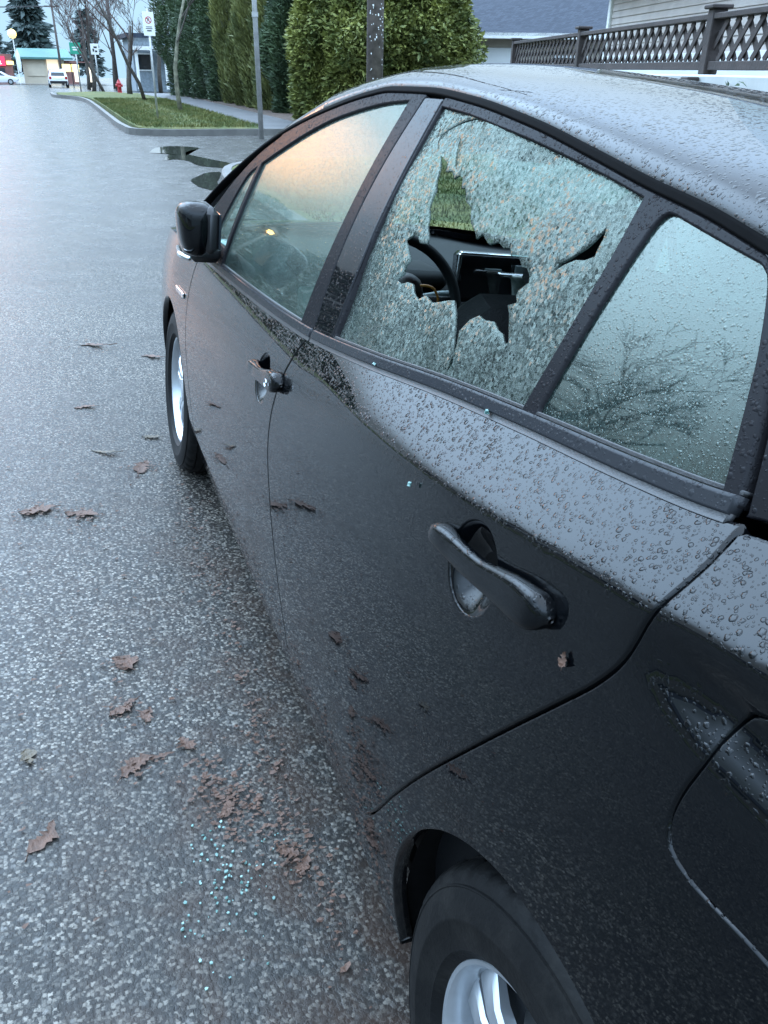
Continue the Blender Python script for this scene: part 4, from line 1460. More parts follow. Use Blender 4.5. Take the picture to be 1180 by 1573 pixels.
rf.add([(a0.x, a0.y, 3.15), (a1.x, a1.y, 3.15), (r1_.x, r1_.y, 4.9), (r0_.x, r0_.y, 4.9), (b0_.x, b0_.y, 3.15), (b1_.x, b1_.y, 3.15)],
       [(0, 1, 2, 3), (3, 2, 5, 4), (0, 3, 4), (1, 5, 2)])
rf.build('roof', 'shingle', root)

# house front glimpsed between the bare trees
root = empty('white_porch_house', (0, 0, 0))
tag(root, 'pale blue grey house with a white porch beyond the bare trees', 'house')
MB().box((9.5, 76, 1.5), (7, 7, 3.6)).build('wall', simple("blue grey wall", (0.24, 0.28, 0.31), .8), root)
for k in (-2.2, 0, 2.0):
    f_ = MB().bevbox((9.0 + k, 72.46, 1.7), (1.1, .08, 1.2), .01).build('window', 'white', root)
    MB().bevbox((9.0 + k, 72.41, 1.7), (.9, .04, 1.0), .01).build('pane', 'car_glass', f_)
for k in (-3.2, -1.1, 1.1, 3.2):
    MB().box((9.3 + k, 71.0, 1.2), (.2, .2, 2.6)).build('porch_post', 'white', root)
MB().box((9.3, 71.4, 2.6), (7, 1.7, .25)).build('porch_beam', 'white', root)
MB().prism([(5.6, 72.2), (13.4, 72.2), (13.4, 79.8), (5.6, 79.8)], 3.3, 3.6).build('roof', 'shingle', root)

# houses across the street, mirrored in the paint and windows
def plain_house(x, y, w_, d_, h_, wallm, lab):
    root = empty('street_house', (x, y, gz(x, y)))
    tag(root, lab, 'house', 'houses across the street')
    MB().box((0, 0, h_ / 2), (d_, w_, h_)).build('wall', wallm, root)
    rr = MB()
    o = .5
    rr.add([(d_/2 + o, -w_/2 - o, h_), (d_/2 + o, w_/2 + o, h_), (0, w_/2 + o, h_ + 2.0), (0, -w_/2 - o, h_ + 2.0), (-d_/2 - o, -w_/2 - o, h_), (-d_/2 - o, w_/2 + o, h_)],
           [(0, 1, 2, 3), (3, 2, 5, 4), (0, 3, 4), (1, 5, 2), (0, 4, 5, 1)])
    rr.build('roof', 'shingle', root)
    for k in (-w_ * .28, 0, w_ * .28):
        f_ = MB().bevbox((d_/2 + .03, k, h_ * .55), (.08, 1.3, 1.2), .01).build('window', 'white', root)
        MB().bevbox((d_/2 + .08, k, h_ * .55), (.04, 1.1, 1.0), .01).build('pane', 'car_glass', f_)
    return root
plain_house(-24, -9, 12, 9, 3.0, 'stucco', 'low tan house across the street behind the car')
plain_house(-25, 9, 13, 9, 3.2, 'siding', 'low beige house directly across the street')
plain_house(-24, 28, 12, 9, 3.4, 'stucco', 'low tan house farther up across the street')

# ------------------------------------------------------------------ far end of the street
root = empty('teal_roof_building', (0, 0, gz(0, 140)))
tag(root, 'low cream building with a teal metal roof at the end of the street', 'building')
MB().box((0.2, 144, 1.75), (5.6, 8, 3.7)).build('wall', 'cream', root)
MB().add([(-3.6, 139.2, 3.35), (4.2, 139.2, 3.35), (3.6, 141.5, 4.45), (-3.0, 141.5, 4.45), (3.6, 148, 4.45), (-3.0, 148, 4.45), (-3.6, 139.2, 3.10), (4.2, 139.2, 3.10)],
         [(0, 1, 2, 3), (3, 2, 4, 5), (6, 7, 1, 0), (0, 3, 5), (1, 4, 2)]).build('roof', 'teal_roof', root)
MB().box((1.4, 139.95, 1.7), (1.5, .1, 2.8)).build('shop_window', 'glow_cream', root)
MB().box((-.9, 139.94, 2.0), (2.4, .08, 2.0)).build('shutter', 'cream', root)
MB().box((3.9, 142, 1.5), (1.6, 4, 3.0)).build('side_wing', 'brick', root)
root = empty('red_shop', (-6.4, 137, gz(-6, 137)))
tag(root, 'small shop with a lit red sign at the left edge of the street end', 'shop')
MB().box((-1.5, 3, 1.8), (8, 6, 3.6)).build('wall', 'brick', root)
MB().box((-.6, -.12, 2.75), (4.6, .2, 1.15)).build('sign_board', 'glow_red', root)
MB().box((-.5, -.06, 1.1), (4.0, .1, 1.6)).build('shop_window', 'car_glass', root)
sg = MB()
for k in range(4):
    sg.box((-.2 + k * .42, -.24, 2.6), (.10, .03, .42)).box((-.12 + k * .42, -.24, 2.42), (.22, .03, .08))
sg.build('sign_lettering', 'glow_white', root)
MB().box((2.3, -.1, 2.55), (.9, .2, .45)).build('side_sign', 'glow_yellow', root)
root = empty('globe_lamp', (-3.1, 129.6, gz(-3, 129.6)))
tag(root, 'tall lit yellow globe lamp beside the red shop', 'lamp')
MB().tube([(0, 0, 0), (0, 0, 5.4)], .07, 8).build('post', 'white', root)
MB().lathe([(-.55, .01), (-.45, .32), (-.2, .5), (.1, .52), (.35, .38), (.5, .12), (.53, .01)], (0, 0, 5.75), 'z', 16).build('globe', 'glow_yellow', root, smooth=True)
MB().lathe([(1.4, .12), (2.2, .26), (3.4, .22), (4.0, .05)], (.25, 0, 0), 'z', 10).build('banner', 'white', root, smooth=True)
root = empty('yellow_kiosk_sign', (3.0, 118, gz(3, 118)))
tag(root, 'lit yellow panel sign beside the white SUV', 'sign')
MB().box((0, 0, 1.9), (1.9, .15, .8)).build('sign_board', 'glow_yellow', root)
for k in (-.8, .8):
    MB().box((k, .1, .8), (.1, .1, 1.7)).build('post', 'galv', root)
root = empty('bus_shelter', (3.4, 100, gz(3.4, 100)))
tag(root, 'small lit white shelter panel near the cross street', 'shelter')
for k, w2 in ((-.5, .5), (.7, .4)):
    MB().box((k, 0, 1.3), (w2, .12, 1.6)).build('panel', 'glow_cream', root)
MB().box((.1, .3, 2.3), (2.2, 1.0, .1)).build('roof', 'brick', root)
for k in (-.95, 1.1):
    MB().box((k, .2, 1.1), (.1, .1, 2.3)).build('post', 'timber', root)

def small_car(name, x, y, rz, suv, lab):
    root = empty(name, (x, y, gz(x, y)), rz)
    tag(root, lab, 'car')
    h = 1.66 if suv else 1.45
    hw = .90
    # stations along the length: (y, bottom, shoulder z, roof z, roof half width)
    prof = [(-2.25, .45, .62, .62), (-2.2, .32, .95, .95), (-2.0, .28, 1.0, 1.05), (-1.75 if suv else -1.3, .27, 1.02, h - .06), (-.6, .26, 1.0, h),
            (.5, .26, .98, h - .03), (1.25, .27, .95, 1.02), (2.05, .30, .80, .86), (2.25, .45, .6, .62)]
    b = MB()
    V = []
    for (yy, z0, zs, zr) in prof:
        e = hw * (1 - .12 * max(0, (abs(yy) - 1.6)) / .65)
        rw = e * (.80 if zr > 1.2 else .97)
        V += [(-e * .94, yy, z0), (-e, yy, z0 + .18), (-e, yy, zs - .05), (-rw, yy, zr - .03), (-rw * .75, yy, zr), (rw * .75, yy, zr), (rw, yy, zr - .03), (e, yy, zs - .05), (e, yy, z0 + .18), (e * .94, yy, z0)]
    F = []
    for i in range(len(prof) - 1):
        for k in range(9):
            F.append((i*10 + k, i*10 + k + 1, (i+1)*10 + k + 1, (i+1)*10 + k))
    F += [tuple(range(9, -1, -1)), tuple((len(prof)-1)*10 + k for k in range(10))]
    b.add(V, F)
    b.build('body', 'car_white', root, auto=35)
    yr = -2.02 if suv else -1.75
    MB().add([(-.62, yr - .02, 1.03), (.62, yr - .02, 1.03), (.55, yr + .25, h - .14), (-.55, yr + .25, h - .14)], [(0, 1, 2, 3)]).build('rear_window', 'car_glass', root)
    for sx in (-1, 1):
        MB().add([(sx * .905, -1.5, 1.03), (sx * .905, .85, 1.0), (sx * .76, .35, h - .13), (sx * .76, -1.2, h - .13)], [(0, 1, 2, 3)]).build('side_window', 'car_glass', root)
        MB().bevbox((sx * .72, -2.2, .88), (.22, .08, .26), .02).build('tail_light', 'red_lens', root)
        for yy in (-1.35, 1.35):
            wh = MB().lathe([(-.1, .2), (-.1, .31), (-.06, .335), (.06, .335), (.1, .31), (.1, .2)], (sx * .82, yy, .335), 'x', 20).build('wheel', 'tyre', root, auto=40)
            MB().lathe([(.105 * sx, .001), (.108 * sx, .19), (.08 * sx, .21)], (sx * .82, yy, .335), 'x', 16).build('rim', 'alloy', wh, auto=40)
    MB().bevbox((0, -2.24, .50), (1.6, .10, .22), .03).build('bumper', 'trim', root)
    MB().bevbox((0, -2.235, .80), (.5, .03, .14), .01).build('number_plate', 'white', root)
small_car('white_suv', .9, 96.5, 0, True, 'white SUV driving away down the street')
small_car('white_sedan', -5.4, 121.5, R(-90), False, 'white sedan side on at the cross street, left edge')

# street lamp up the street, just out of frame to the left, lit at dusk
root = empty('street_lamp', (-9.9, 37.0, gz(-9.9, 37) + .13))
tag(root, 'lit lantern on a short post across the street', 'street lamp')
MB().tube([(0, 0, -.2), (0, 0, 3.6)], [.06, .045], 10).build('post', 'galv', root, smooth=True)
MB().lathe([(.12, .06), (.15, .10), (.34, .12), (.36, .08)], (0, 0, 3.6), 'z', 16).build('lens', 'lamp', root, smooth=True)
MB().lathe([(.44, .24), (.50, .20), (.60, .03), (.62, .001)], (0, 0, 3.6), 'z', 16).build('lamp_cap', 'galv', root, auto=40)

# ------------------------------------------------------------------ THE CAR (built in its own frame, leaned with the road)
car = empty('parked_car')
car.rotation_euler = (0, LEAN, 0)
tag(car, 'wet black hatchback with a smashed rear side window parked at the kerb', 'car')

def mirror_pts(o):
    return o

def handle_parts(door, side, dy, dz):
    """Bar handle over a dished recess; y runs forward, the grip's thick end is at the rear."""
    st = [(.402, .9285, .004, .003, .006), (.398, .930, .0100, .005, .011), (.386, .933, .0145, .008, .013), (.368, .9355, .0160, .010, .012), (.337, .9375, .0165, .012, .009), (.303, .9405, .0168, .0135, .008),
          (.268, .9455, .0175, .014, .008), (.240, .951, .0200, .014, .0085), (.210, .9565, .0230, .0135, .010), (.182, .960, .0238, .012, .012),
          (.166, .962, .0220, .010, .013), (.157, .9625, .0170, .008, .012), (.151, .963, .0105, .006, .009), (.148, .963, .003, .005, .003)]
    n = 20
    V, F = [], []
    S = catmull(st, .006)
    for (y, zc, hh, off, th) in S:
        y2, zc2 = y + dy, zc + dz
        hh *= .90
        for k in range(n):
            t = 2 * math.pi * k / n
            c_, s_ = math.cos(t), math.sin(t)
            c_ = math.copysign(abs(c_) ** .6, c_); s_ = math.copysign(abs(s_) ** .6, s_)
            z = zc2 + hh * c_
            x = -(float(W(y2, zc2)) - (z - zc2) * .12 + off + th * s_)
            V.append((x * -side, y2, z))
    m = len(S)
    for i in range(m - 1):
        for k in range(n):
            q = (i*n + k, i*n + (k+1) % n, (i+1)*n + (k+1) % n, (i+1)*n + k)
            F.append(q)
    F += [tuple(range(n)), tuple((m-1)*n + k for k in reversed(range(n)))]
    h = link('door_handle', V, F, 'paint', door, smooth=True)
    # dished recess
    cy, cz, ry, rz = CUP[0] + dy, CUP[1] + dz, CUP[2] + .0045, CUP[3] + .0045
    V, F = [], []
    rings = 10
    for i in range(rings + 1):
        q = i / rings
        for k in range(40):
            t = 2 * math.pi * k / 40
            y, z = cy + ry * q * math.cos(t), cz + rz * q * math.sin(t)
            d = .026 * (.5 + .5 * math.cos(math.pi * q ** 1.4)) + .0021
            V.append((-(float(W(y, z)) - d) * -side, y, z))
    for i in range(rings):
        for k in range(40):
            F.append((i*40 + k, i*40 + (k+1) % 40, (i+1)*40 + (k+1) % 40, (i+1)*40 + k))
    link('handle_recess', V, F, 'paint_dry', door, smooth=True)
    if side < 0 and dy != 0:
        yk, zk = .183 + dy, .958 + dz
        MB().lathe([(-.002, .0085), (.0, .0085), (.001, .007)], (-(float(W(yk, zk)) + .028), yk, zk), 'x', 18).build('lock_barrel', 'chrome', h, smooth=False)

REAR_GLASS = path(lin([(1.003, 1.000), (1.006, 1.036)], .012) + catmull([(1.006, 1.036), (1.020, 1.12), (1.029, 1.2), (1.035, 1.30), (1.038, 1.396)]),
                  [(1.038, 1.396), (.914, 1.389), (.775, 1.376), (.68, 1.366), (.567, 1.352), (.469, 1.339), (.397, 1.328)],
                  [(.397, 1.328), (.392, 1.264), (.395, 1.175), (.403, 1.083)],
                  along(ZB, .403, 1.003, 40, .019))
QUARTER = path([(.372, 1.086), (.366, 1.192), (.357, 1.286), (.353, 1.308), (.345, 1.318), (.333, 1.319)],
               [(.333, 1.319), (.286, 1.312), (.23, 1.304), (.186, 1.298)],
               [(.186, 1.298), (.172, 1.291), (.158, 1.275), (.13, 1.232), (.108, 1.187), (.088, 1.140), (.084, 1.129)],
               along(ZB, .084, .372, 20, .019))
FRONT_GLASS = path([(1.205, .978), (1.209, 1.06), (1.212, 1.25), (1.208, 1.36), (1.207, 1.401)],
                   [(1.207, 1.401), (1.336, 1.391), (1.468, 1.372), (1.613, 1.344), (1.755, 1.304), (1.876, 1.262), (2.022, 1.207)],
                   [(2.022, 1.207), (2.008, .99), (2.0, .931)],
                   along(ZB, 2.0, 1.205, 50, .019))
TRI = path([(2.048, 1.196), (2.034, 1.0), (2.030, .972)], [(2.030, .972), (2.10, .972), (2.20, .968)],
           [(2.20, .968), (2.17, 1.06), (2.11, 1.165), (2.048, 1.196)])
REAR_FRAME = path(B_REAR, along(lambda y: ZD(y) - .0085, 1.048, .185, 40), [(.185, 1.304), (.150, 1.288), (.125, 1.258), (.098, 1.212), (.072, 1.156), (.060, 1.122)],
                  along(ZB, .060, 1.012, 60, .008))
FRONT_FRAME = path(B_UP, along(lambda y: ZD(y) - .0085, 1.138, 1.96, 40), [(1.96, 1.286), (2.10, 1.225), (2.24, 1.135), (2.36, 1.03), (2.42, .955), (2.43, .915)],
                   along(ZB, 2.43, 1.119, 60, .008))
PILLAR_COVER = path([(1.116, .985), (1.127, 1.03), (1.140, 1.10), (1.152, 1.2), (1.150, 1.3), (1.133, 1.410)],
                    [(1.133, 1.410), (1.05, 1.410)], list(reversed(B_REAR)), [(1.012, .99), (1.116, .985)])

TEAR = [(.969, 1.333), (.985, 1.349), (.968, 1.362), (.933, 1.375), (.884, 1.384), (.846, 1.385)]
FLAP = [(.861, 1.310), (.878, 1.322), (.897, 1.340), (.908, 1.354)]
def slit(pts, w=.0011):
    """A hairline tear: a thin closed outline round a line."""
    P = np.array(catmull(pts, .008))
    T = np.gradient(P, axis=0); T /= np.linalg.norm(T, axis=1)[:, None]
    N = np.stack([-T[:, 1], T[:, 0]], 1) * (w * np.sin(np.linspace(.25, 2.9, len(P))))[:, None]
    return [p for p in np.concatenate([P + N, (P - N)[::-1]])]

def wobble(y, z):
    a = .0022 * np.sin(y * 9.1 + z * 13.0 + 1.0) + .0016 * np.sin(y * 23 - z * 17) + .0008 * np.sin(y * 51 + z * 44)
    c = np.exp(-(((y - .70) / .16) ** 2 + ((z - 1.19) / .10) ** 2))
    return a - .006 * c

def build_side(side):
    left = side < 0
    # ---- rear door
    rd = panel('rear_door', path(list(reversed(B_LOW)), along(ZB, 1.118, .045, 60), REAR_CUT, list(reversed(SILL))), 'paint', car,
               holes=[ellipse(*CUP)], hdepth=.003, side=side)
    panel('window_frame', REAR_FRAME, 'pillar', rd, holes=[REAR_GLASS, QUARTER], gap=.001, depth=.016, side=side)
    panel('pillar_cover', PILLAR_COVER, 'gloss_pillar', rd, off=.0015, gap=.0015, depth=.014, side=side)
    if left:
        g = panel('shattered_window', REAR_GLASS, 'shatter', rd, off=-.008, gap=-.006, depth=.0028, bev=.0005, grid=.010,
                  holes=[[np.array(p) for p in HOLE], [np.array(p) for p in HOLE2], slit(TEAR), slit(FLAP)], side=side, wob=wobble)
    else:
        panel('window_pane', REAR_GLASS, 'glass_quarter', rd, off=-.008, gap=-.006, depth=.004, bev=.0006, side=side)
    panel('quarter_window', QUARTER, 'glass_quarter', rd, off=-.006, gap=-.004, depth=.004, bev=.0006, side=side)
    # belt moulding: rubber lip, satin strip
    def strip(a, b, parent):
        panel('belt_moulding', path(along(lambda y: ZB(y) + .0035, a, b, 60), along(lambda y: ZB(y) + .0205, b, a, 60)), 'mould', parent,
              off=.0045, gap=0, bev=.003, depth=.012, side=side)
        panel('rubber_lip', path(along(lambda y: ZB(y) - .004, a, b, 60), along(lambda y: ZB(y) + .0045, b, a, 60)), 'trim', parent,
              off=.0015, gap=0, bev=.001, depth=.008, side=side)
        panel('glass_seal', path(along(lambda y: ZB(y) + .020, a, b, 60), along(lambda y: ZB(y) + .0245, b, a, 60)), 'trim', parent,
              off=-.001, gap=0, bev=.001, depth=.010, side=side)
    strip(.062, 1.114, rd)
    handle_parts(rd, side, 0, 0)
    # rubber edges of the two panes
    def seal(loop, parent, idx, rad=.0035, off=-.002):
        pts = [(-(float(W(p[0], p[1])) + off) * -side, p[0], p[1]) for p in loop]
        MB().tube(pts, rad, 6).build('glass_seal', 'trim', parent, smooth=True)
    # ---- front door
    f = panel('front_door', path(list(reversed(F_FRONT)), along(ZB, 2.312, 1.118, 60), B_LOW, list(reversed(SILL_F))), 'paint', car,
              holes=[ellipse(CUP[0] + DY, CUP[1] + DZ, CUP[2], CUP[3])], hdepth=.003, side=side)
    panel('window_frame', FRONT_FRAME, 'pillar', f, holes=[FRONT_GLASS, TRI], gap=.001, depth=.016, side=side)
    panel('window_pane', FRONT_GLASS, 'glass', f, off=-.008, gap=-.006, depth=.004, bev=.0006, side=side)
    panel('vent_window', TRI, 'glass' if left else 'glass_clear', f, off=-.006, gap=-.004, depth=.004, bev=.0006, side=side)
    strip(1.121, 2.30, f)
    handle_parts(f, side, DY, DZ)
    # ---- folded mirror
    mc = Vector((-.915, 1.92, 1.040))
    V, F = [], []
    nu, nv = 28, 18
    for j in range(nv + 1):
        ph = -math.pi / 2 + math.pi * j / nv
        for i in range(nu):
            th = 2 * math.pi * i / nu
            e = .62
            cx = math.copysign(abs(math.cos(th)) ** e, math.cos(th)); sy = math.copysign(abs(math.sin(th)) ** e, math.sin(th))
            cp = abs(math.cos(ph)) ** e; sp = math.copysign(abs(math.sin(ph)) ** e, math.sin(ph))
            x, y, z = cx * cp * .043, sy * cp * .080, sp * .066
            x -= .020 * (y / .105) ** 2 * (1 if x < 0 else .2) * -1
            z *= 1 - .16 * (y / .092)
            x *= 1 + .22 * (z / .074)
            p = mc + Vector((x, y, z))
            V.append((p.x * -side, p.y, p.z))
    for j in range(nv):
        for i in range(nu):
            F.append((j*nu + i, j*nu + (i+1) % nu, (j+1)*nu + (i+1) % nu, (j+1)*nu + i))
    mir = link('side_mirror', V, F, 'paint', f, smooth=True)
    MB().bevbox(((mc.x + .036) * -side, mc.y - .006, mc.z + .002), (.042, .150, .118), .016).build('mirror_bezel', 'trim', mir, auto=50)
    MB().bevbox(((mc.x + .059) * -side, mc.y - .010, mc.z + .002), (.006, .125, .09), .002).build('mirror_glass', 'car_glass', mir)
    MB().tube([((mc.x - .022) * -side, mc.y - .088, mc.z - .066), ((mc.x - .035) * -side, mc.y - .02, mc.z - .070), ((mc.x - .030) * -side, mc.y + .06, mc.z - .064)], [.006, .009, .006], 8).build('mirror_trim', 'chrome', mir, smooth=True)
    MB().bevbox((-.865 * -side, 2.06, .955), (.09, .10, .05), .015, rz=.1).build('mirror_foot', 'trim', mir, auto=50)
    # ---- rear quarter, C pillar, rocker, front wing
    qp = path(REAR_CUT, [(.55, .319), (.56, .222)], lin([(.56, .222), (.346, .208)]), arch(0, .317, .362, -17, 191), [(-.362, .26), (-.45, .27)],
              [(-.45, .27), (-.62, .30), (-.70, .42), (-.72, .66), (-.73, .95), (-.74, 1.14)], along(ZB, -.74, .045, 40, -.006))
    q = panel('rear_quarter', qp, 'paint', car, holes=[FUEL[:-1] and [np.array(p) for p in catmull(FUEL, .012)[:-1]]] if left else [], side=side)
    if left:
        panel('fuel_door', [np.array(p) for p in catmull(FUEL, .012)[:-1]], 'paint', car, gap=.0022, side=side)
    panel('pillar_panel', path(along(ZB, -.70, .052, 40, .002), [(.052, 1.123), (.065, 1.156), (.091, 1.212), (.118, 1.258), (.143, 1.292), (.170, 1.305)],
                             along(lambda y: ZD(y) - .0085, .178, -.60, 40)), 'gloss_pillar', car, gap=.002, side=side)
    panel('rocker_panel', path([(.56, .312), (.66, .314), (.77, .313), (.9, .297), (1.012, .293), (1.15, .287), (1.4, .284), (1.8, .284), (2.27, .294)],
                               [(2.27, .294), (2.27, .21)], [(2.27, .21), (1.4, .205), (.56, .215)]), 'paint', car, off=-.006, depth=.05, bev=.006, side=side)
    wing = path(F_FRONT[::-1], [(2.312, .890), (2.42, .908)], along(ZB, 2.42, 3.30, 30, .012), [(3.30, .84), (3.36, .75), (3.36, .50), (3.33, .30), (3.25, .24)],
                [(3.25, .24), (3.06, .25)], arch(2.70, .317, .350, -9, 184), [(2.351, .29), (2.30, .285), (2.262, .300)])
    fw = panel('front_wing', wing, 'paint', car, side=side)
    if left:
        b = MB()
        for k in range(3):
            y, z = 2.53 - k * .052, .742 + k * .002
            b.bevbox((-(float(W(y, z)) + .003), y, z), (.006, .044, .018), .002)
        b.build('badge', 'chrome', fw)
    # ---- dark inner structure just behind the panel gaps
    inner = path([(.50, .25), (2.34, .25)], arch(2.70, .317, .40, 180, 10), [(3.1, .36), (3.3, .60), (3.3, .84)], along(ZB, 3.3, -.70, 60, -.03),
                 [(-.70, 1.1), (-.68, .40), (-.42, .36)], arch(0, .317, .42, 175, 5))
    panel('inner_panel', inner, 'under', car, off=-.026, grid=.06, gap=0, depth=.012, side=side)
    # ---- roof drip moulding
    panel('roof_moulding', path(along(lambda y: ZD(y) - .0085, -.60, 2.62, 90), along(lambda y: ZD(y) + .0025, 2.62, -.60, 90)), 'drip', car, off=.004, gap=0, bev=.003, depth=.02, side=side)
    # ---- wheel wells
    for cy, r_ in ((0, .374), (2.70, .362)):
        wl_ = MB()
        for (x0, x1) in ((-.822, -.52),):
            n = 40
            b0 = len(wl_.v)
            for x in (x0, x1):
                for k in range(n + 1):
                    t = R(-18 + 206 * k / n)
                    wl_.v.append((x * -side, cy + r_ * math.cos(t), .317 + r_ * math.sin(t)))
            for k in range(n):
                wl_.f.append((b0 + k, b0 + k + 1, b0 + n + 2 + k, b0 + n + 1 + k))
            wl_.f.append(tuple(b0 + n + 1 + k for k in range(n + 1)))
        wl_.build('wheel_well', 'under', car, smooth=False)

build_side(-1)
build_side(1)

# ---- roof, windscreen, bonnet, tail
ZR = pchip([-.75, -.4, 0, .5, .9, 1.25, 1.7, 2.0], [1.20, 1.31, 1.395, 1.458, 1.490, 1.508, 1.475, 1.41])
def roof_pt(y, s):
    zd = float(ZD(y)) + .001
    xd = float(W(y, zd)) + .001
    zr = float(ZR(y)) if y < 1.72 else float(ZR(1.72)) - (y - 1.72) * .47 - (y - 1.72) ** 2 * .03
    z = zd + max(zr - zd, .004) * max(0.0, 1 - abs(s) ** 2.5) ** .5
    return (xd * s, y, z)
def surf_grid(name, ys, ss, fn, mat, parent):
    V = [fn(y, s) for y in ys for s in ss]
    n = len(ss)
    F = [(j*n + i, j*n + i + 1, (j+1)*n + i + 1, (j+1)*n + i) for j in range(len(ys) - 1) for i in range(n - 1)]
    return link(name, V, F, mat, parent, smooth=True)
th_ = np.linspace(-math.pi / 2, math.pi / 2, 81)
SS = [math.copysign(abs(math.sin(t)) ** .8, math.sin(t)) for t in th_]
surf_grid('roof', np.linspace(-.55, 1.72, 90), SS, roof_pt, 'paint', car)
ws = surf_grid('windscreen', np.linspace(1.73, 2.62, 20), [s * .93 for s in SS[2:-2]], roof_pt, 'glass_clear', car)
for s0, s1 in ((-1.0, -.92), (.92, 1.0)):
    surf_grid('front_pillar', np.linspace(1.72, 2.62, 24), np.linspace(s0, s1, 10), roof_pt, 'paint', car)
def bonnet_pt(y, s):
    xe = float(W(y, ZB(y))) - .004
    ze = float(ZB(y)) + .012
    return (xe * s, y, ze + (.055 + .05 * (1 - (y - 2.5) / .95)) * (1 - abs(s) ** 2.2))
surf_grid('bonnet', np.linspace(2.56, 3.40, 30), np.linspace(-1, 1, 41), bonnet_pt, 'paint', car)
def cowl_pt(y, s):
    return (.70 * s, y, .955 + .06 * (1 - s * s) - (y - 2.52) * .2)
surf_grid('cowl', np.linspace(2.50, 2.66, 5), np.linspace(-1, 1, 21), cowl_pt, 'trim', car)
def nose_pt(z, s):
    b = 3.36 + .28 * (1 - abs(s) ** 3) * (1 - .35 * ((z - .45) / .4) ** 2)
    return (float(W(3.36, min(z, .8))) * s, b, z)
surf_grid('front_bumper', np.linspace(.20, .86, 16), np.linspace(-1, 1, 41), nose_pt, 'paint', car)
for sx in (-1, 1):
    hl = MB()
    hl.bevbox((sx * .60, 3.42, .72), (.26, .22, .13), .04, rz=sx * -.5)
    hl.build('headlight', 'chrome', car, auto=50)
MB().bevbox((0, 3.63, .34), (.9, .06, .16), .02).build('grille', 'trim', car)
def tail_glass(t, s):
    y = -.55 - .20 * t
    a = roof_pt(-.55, s)
    x = a[0] * (1 - t) + (float(W(-.75, 1.12)) - .02) * s * t
    return (x, y - .04 * (1 - s * s) * (t + .2), a[2] * (1 - t) + 1.13 * t)
surf_grid('rear_window', np.linspace(0.0, 1, 12), np.linspace(-1, 1, 41), tail_glass, 'car_glass', car)
def tail_pt(z, s):
    return (float(W(-.735, z)) * s, -.735 - .075 * (1 - abs(s) ** 3), z)
surf_grid('tailgate', np.linspace(.62, 1.135, 16), np.linspace(-1, 1, 41), tail_pt, 'paint', car)
def bump_pt(z, s):
    return (float(W(-.66, z)) * s * .99, -.66 - .16 * (1 - abs(s) ** 3.5), z)
surf_grid('rear_bumper', np.linspace(.24, .63, 12), np.linspace(-1, 1, 41), bump_pt, 'paint', car)
for sx in (-1, 1):
    MB().bevbox((sx * .66, -.765, .90), (.16, .09, .30), .03, rz=sx * .25).build('tail_light', 'red_lens', car, auto=50)
MB().bevbox((0, -.822, .80), (.31, .012, .15), .003).build('number_plate', 'white', car)
MB().bevbox((0, 1.3, .20), (1.50, 1.80, .06), .02).bevbox((0, 1.35, .24), (1.0, 4.0, .06), .02).build('floor_pan', 'under', car)
MB().box((0, -.25, .36), (1.0, .9, .2)).box((0, 2.9, .5), (1.0, .7, .5)).build('underbody', 'under', car)

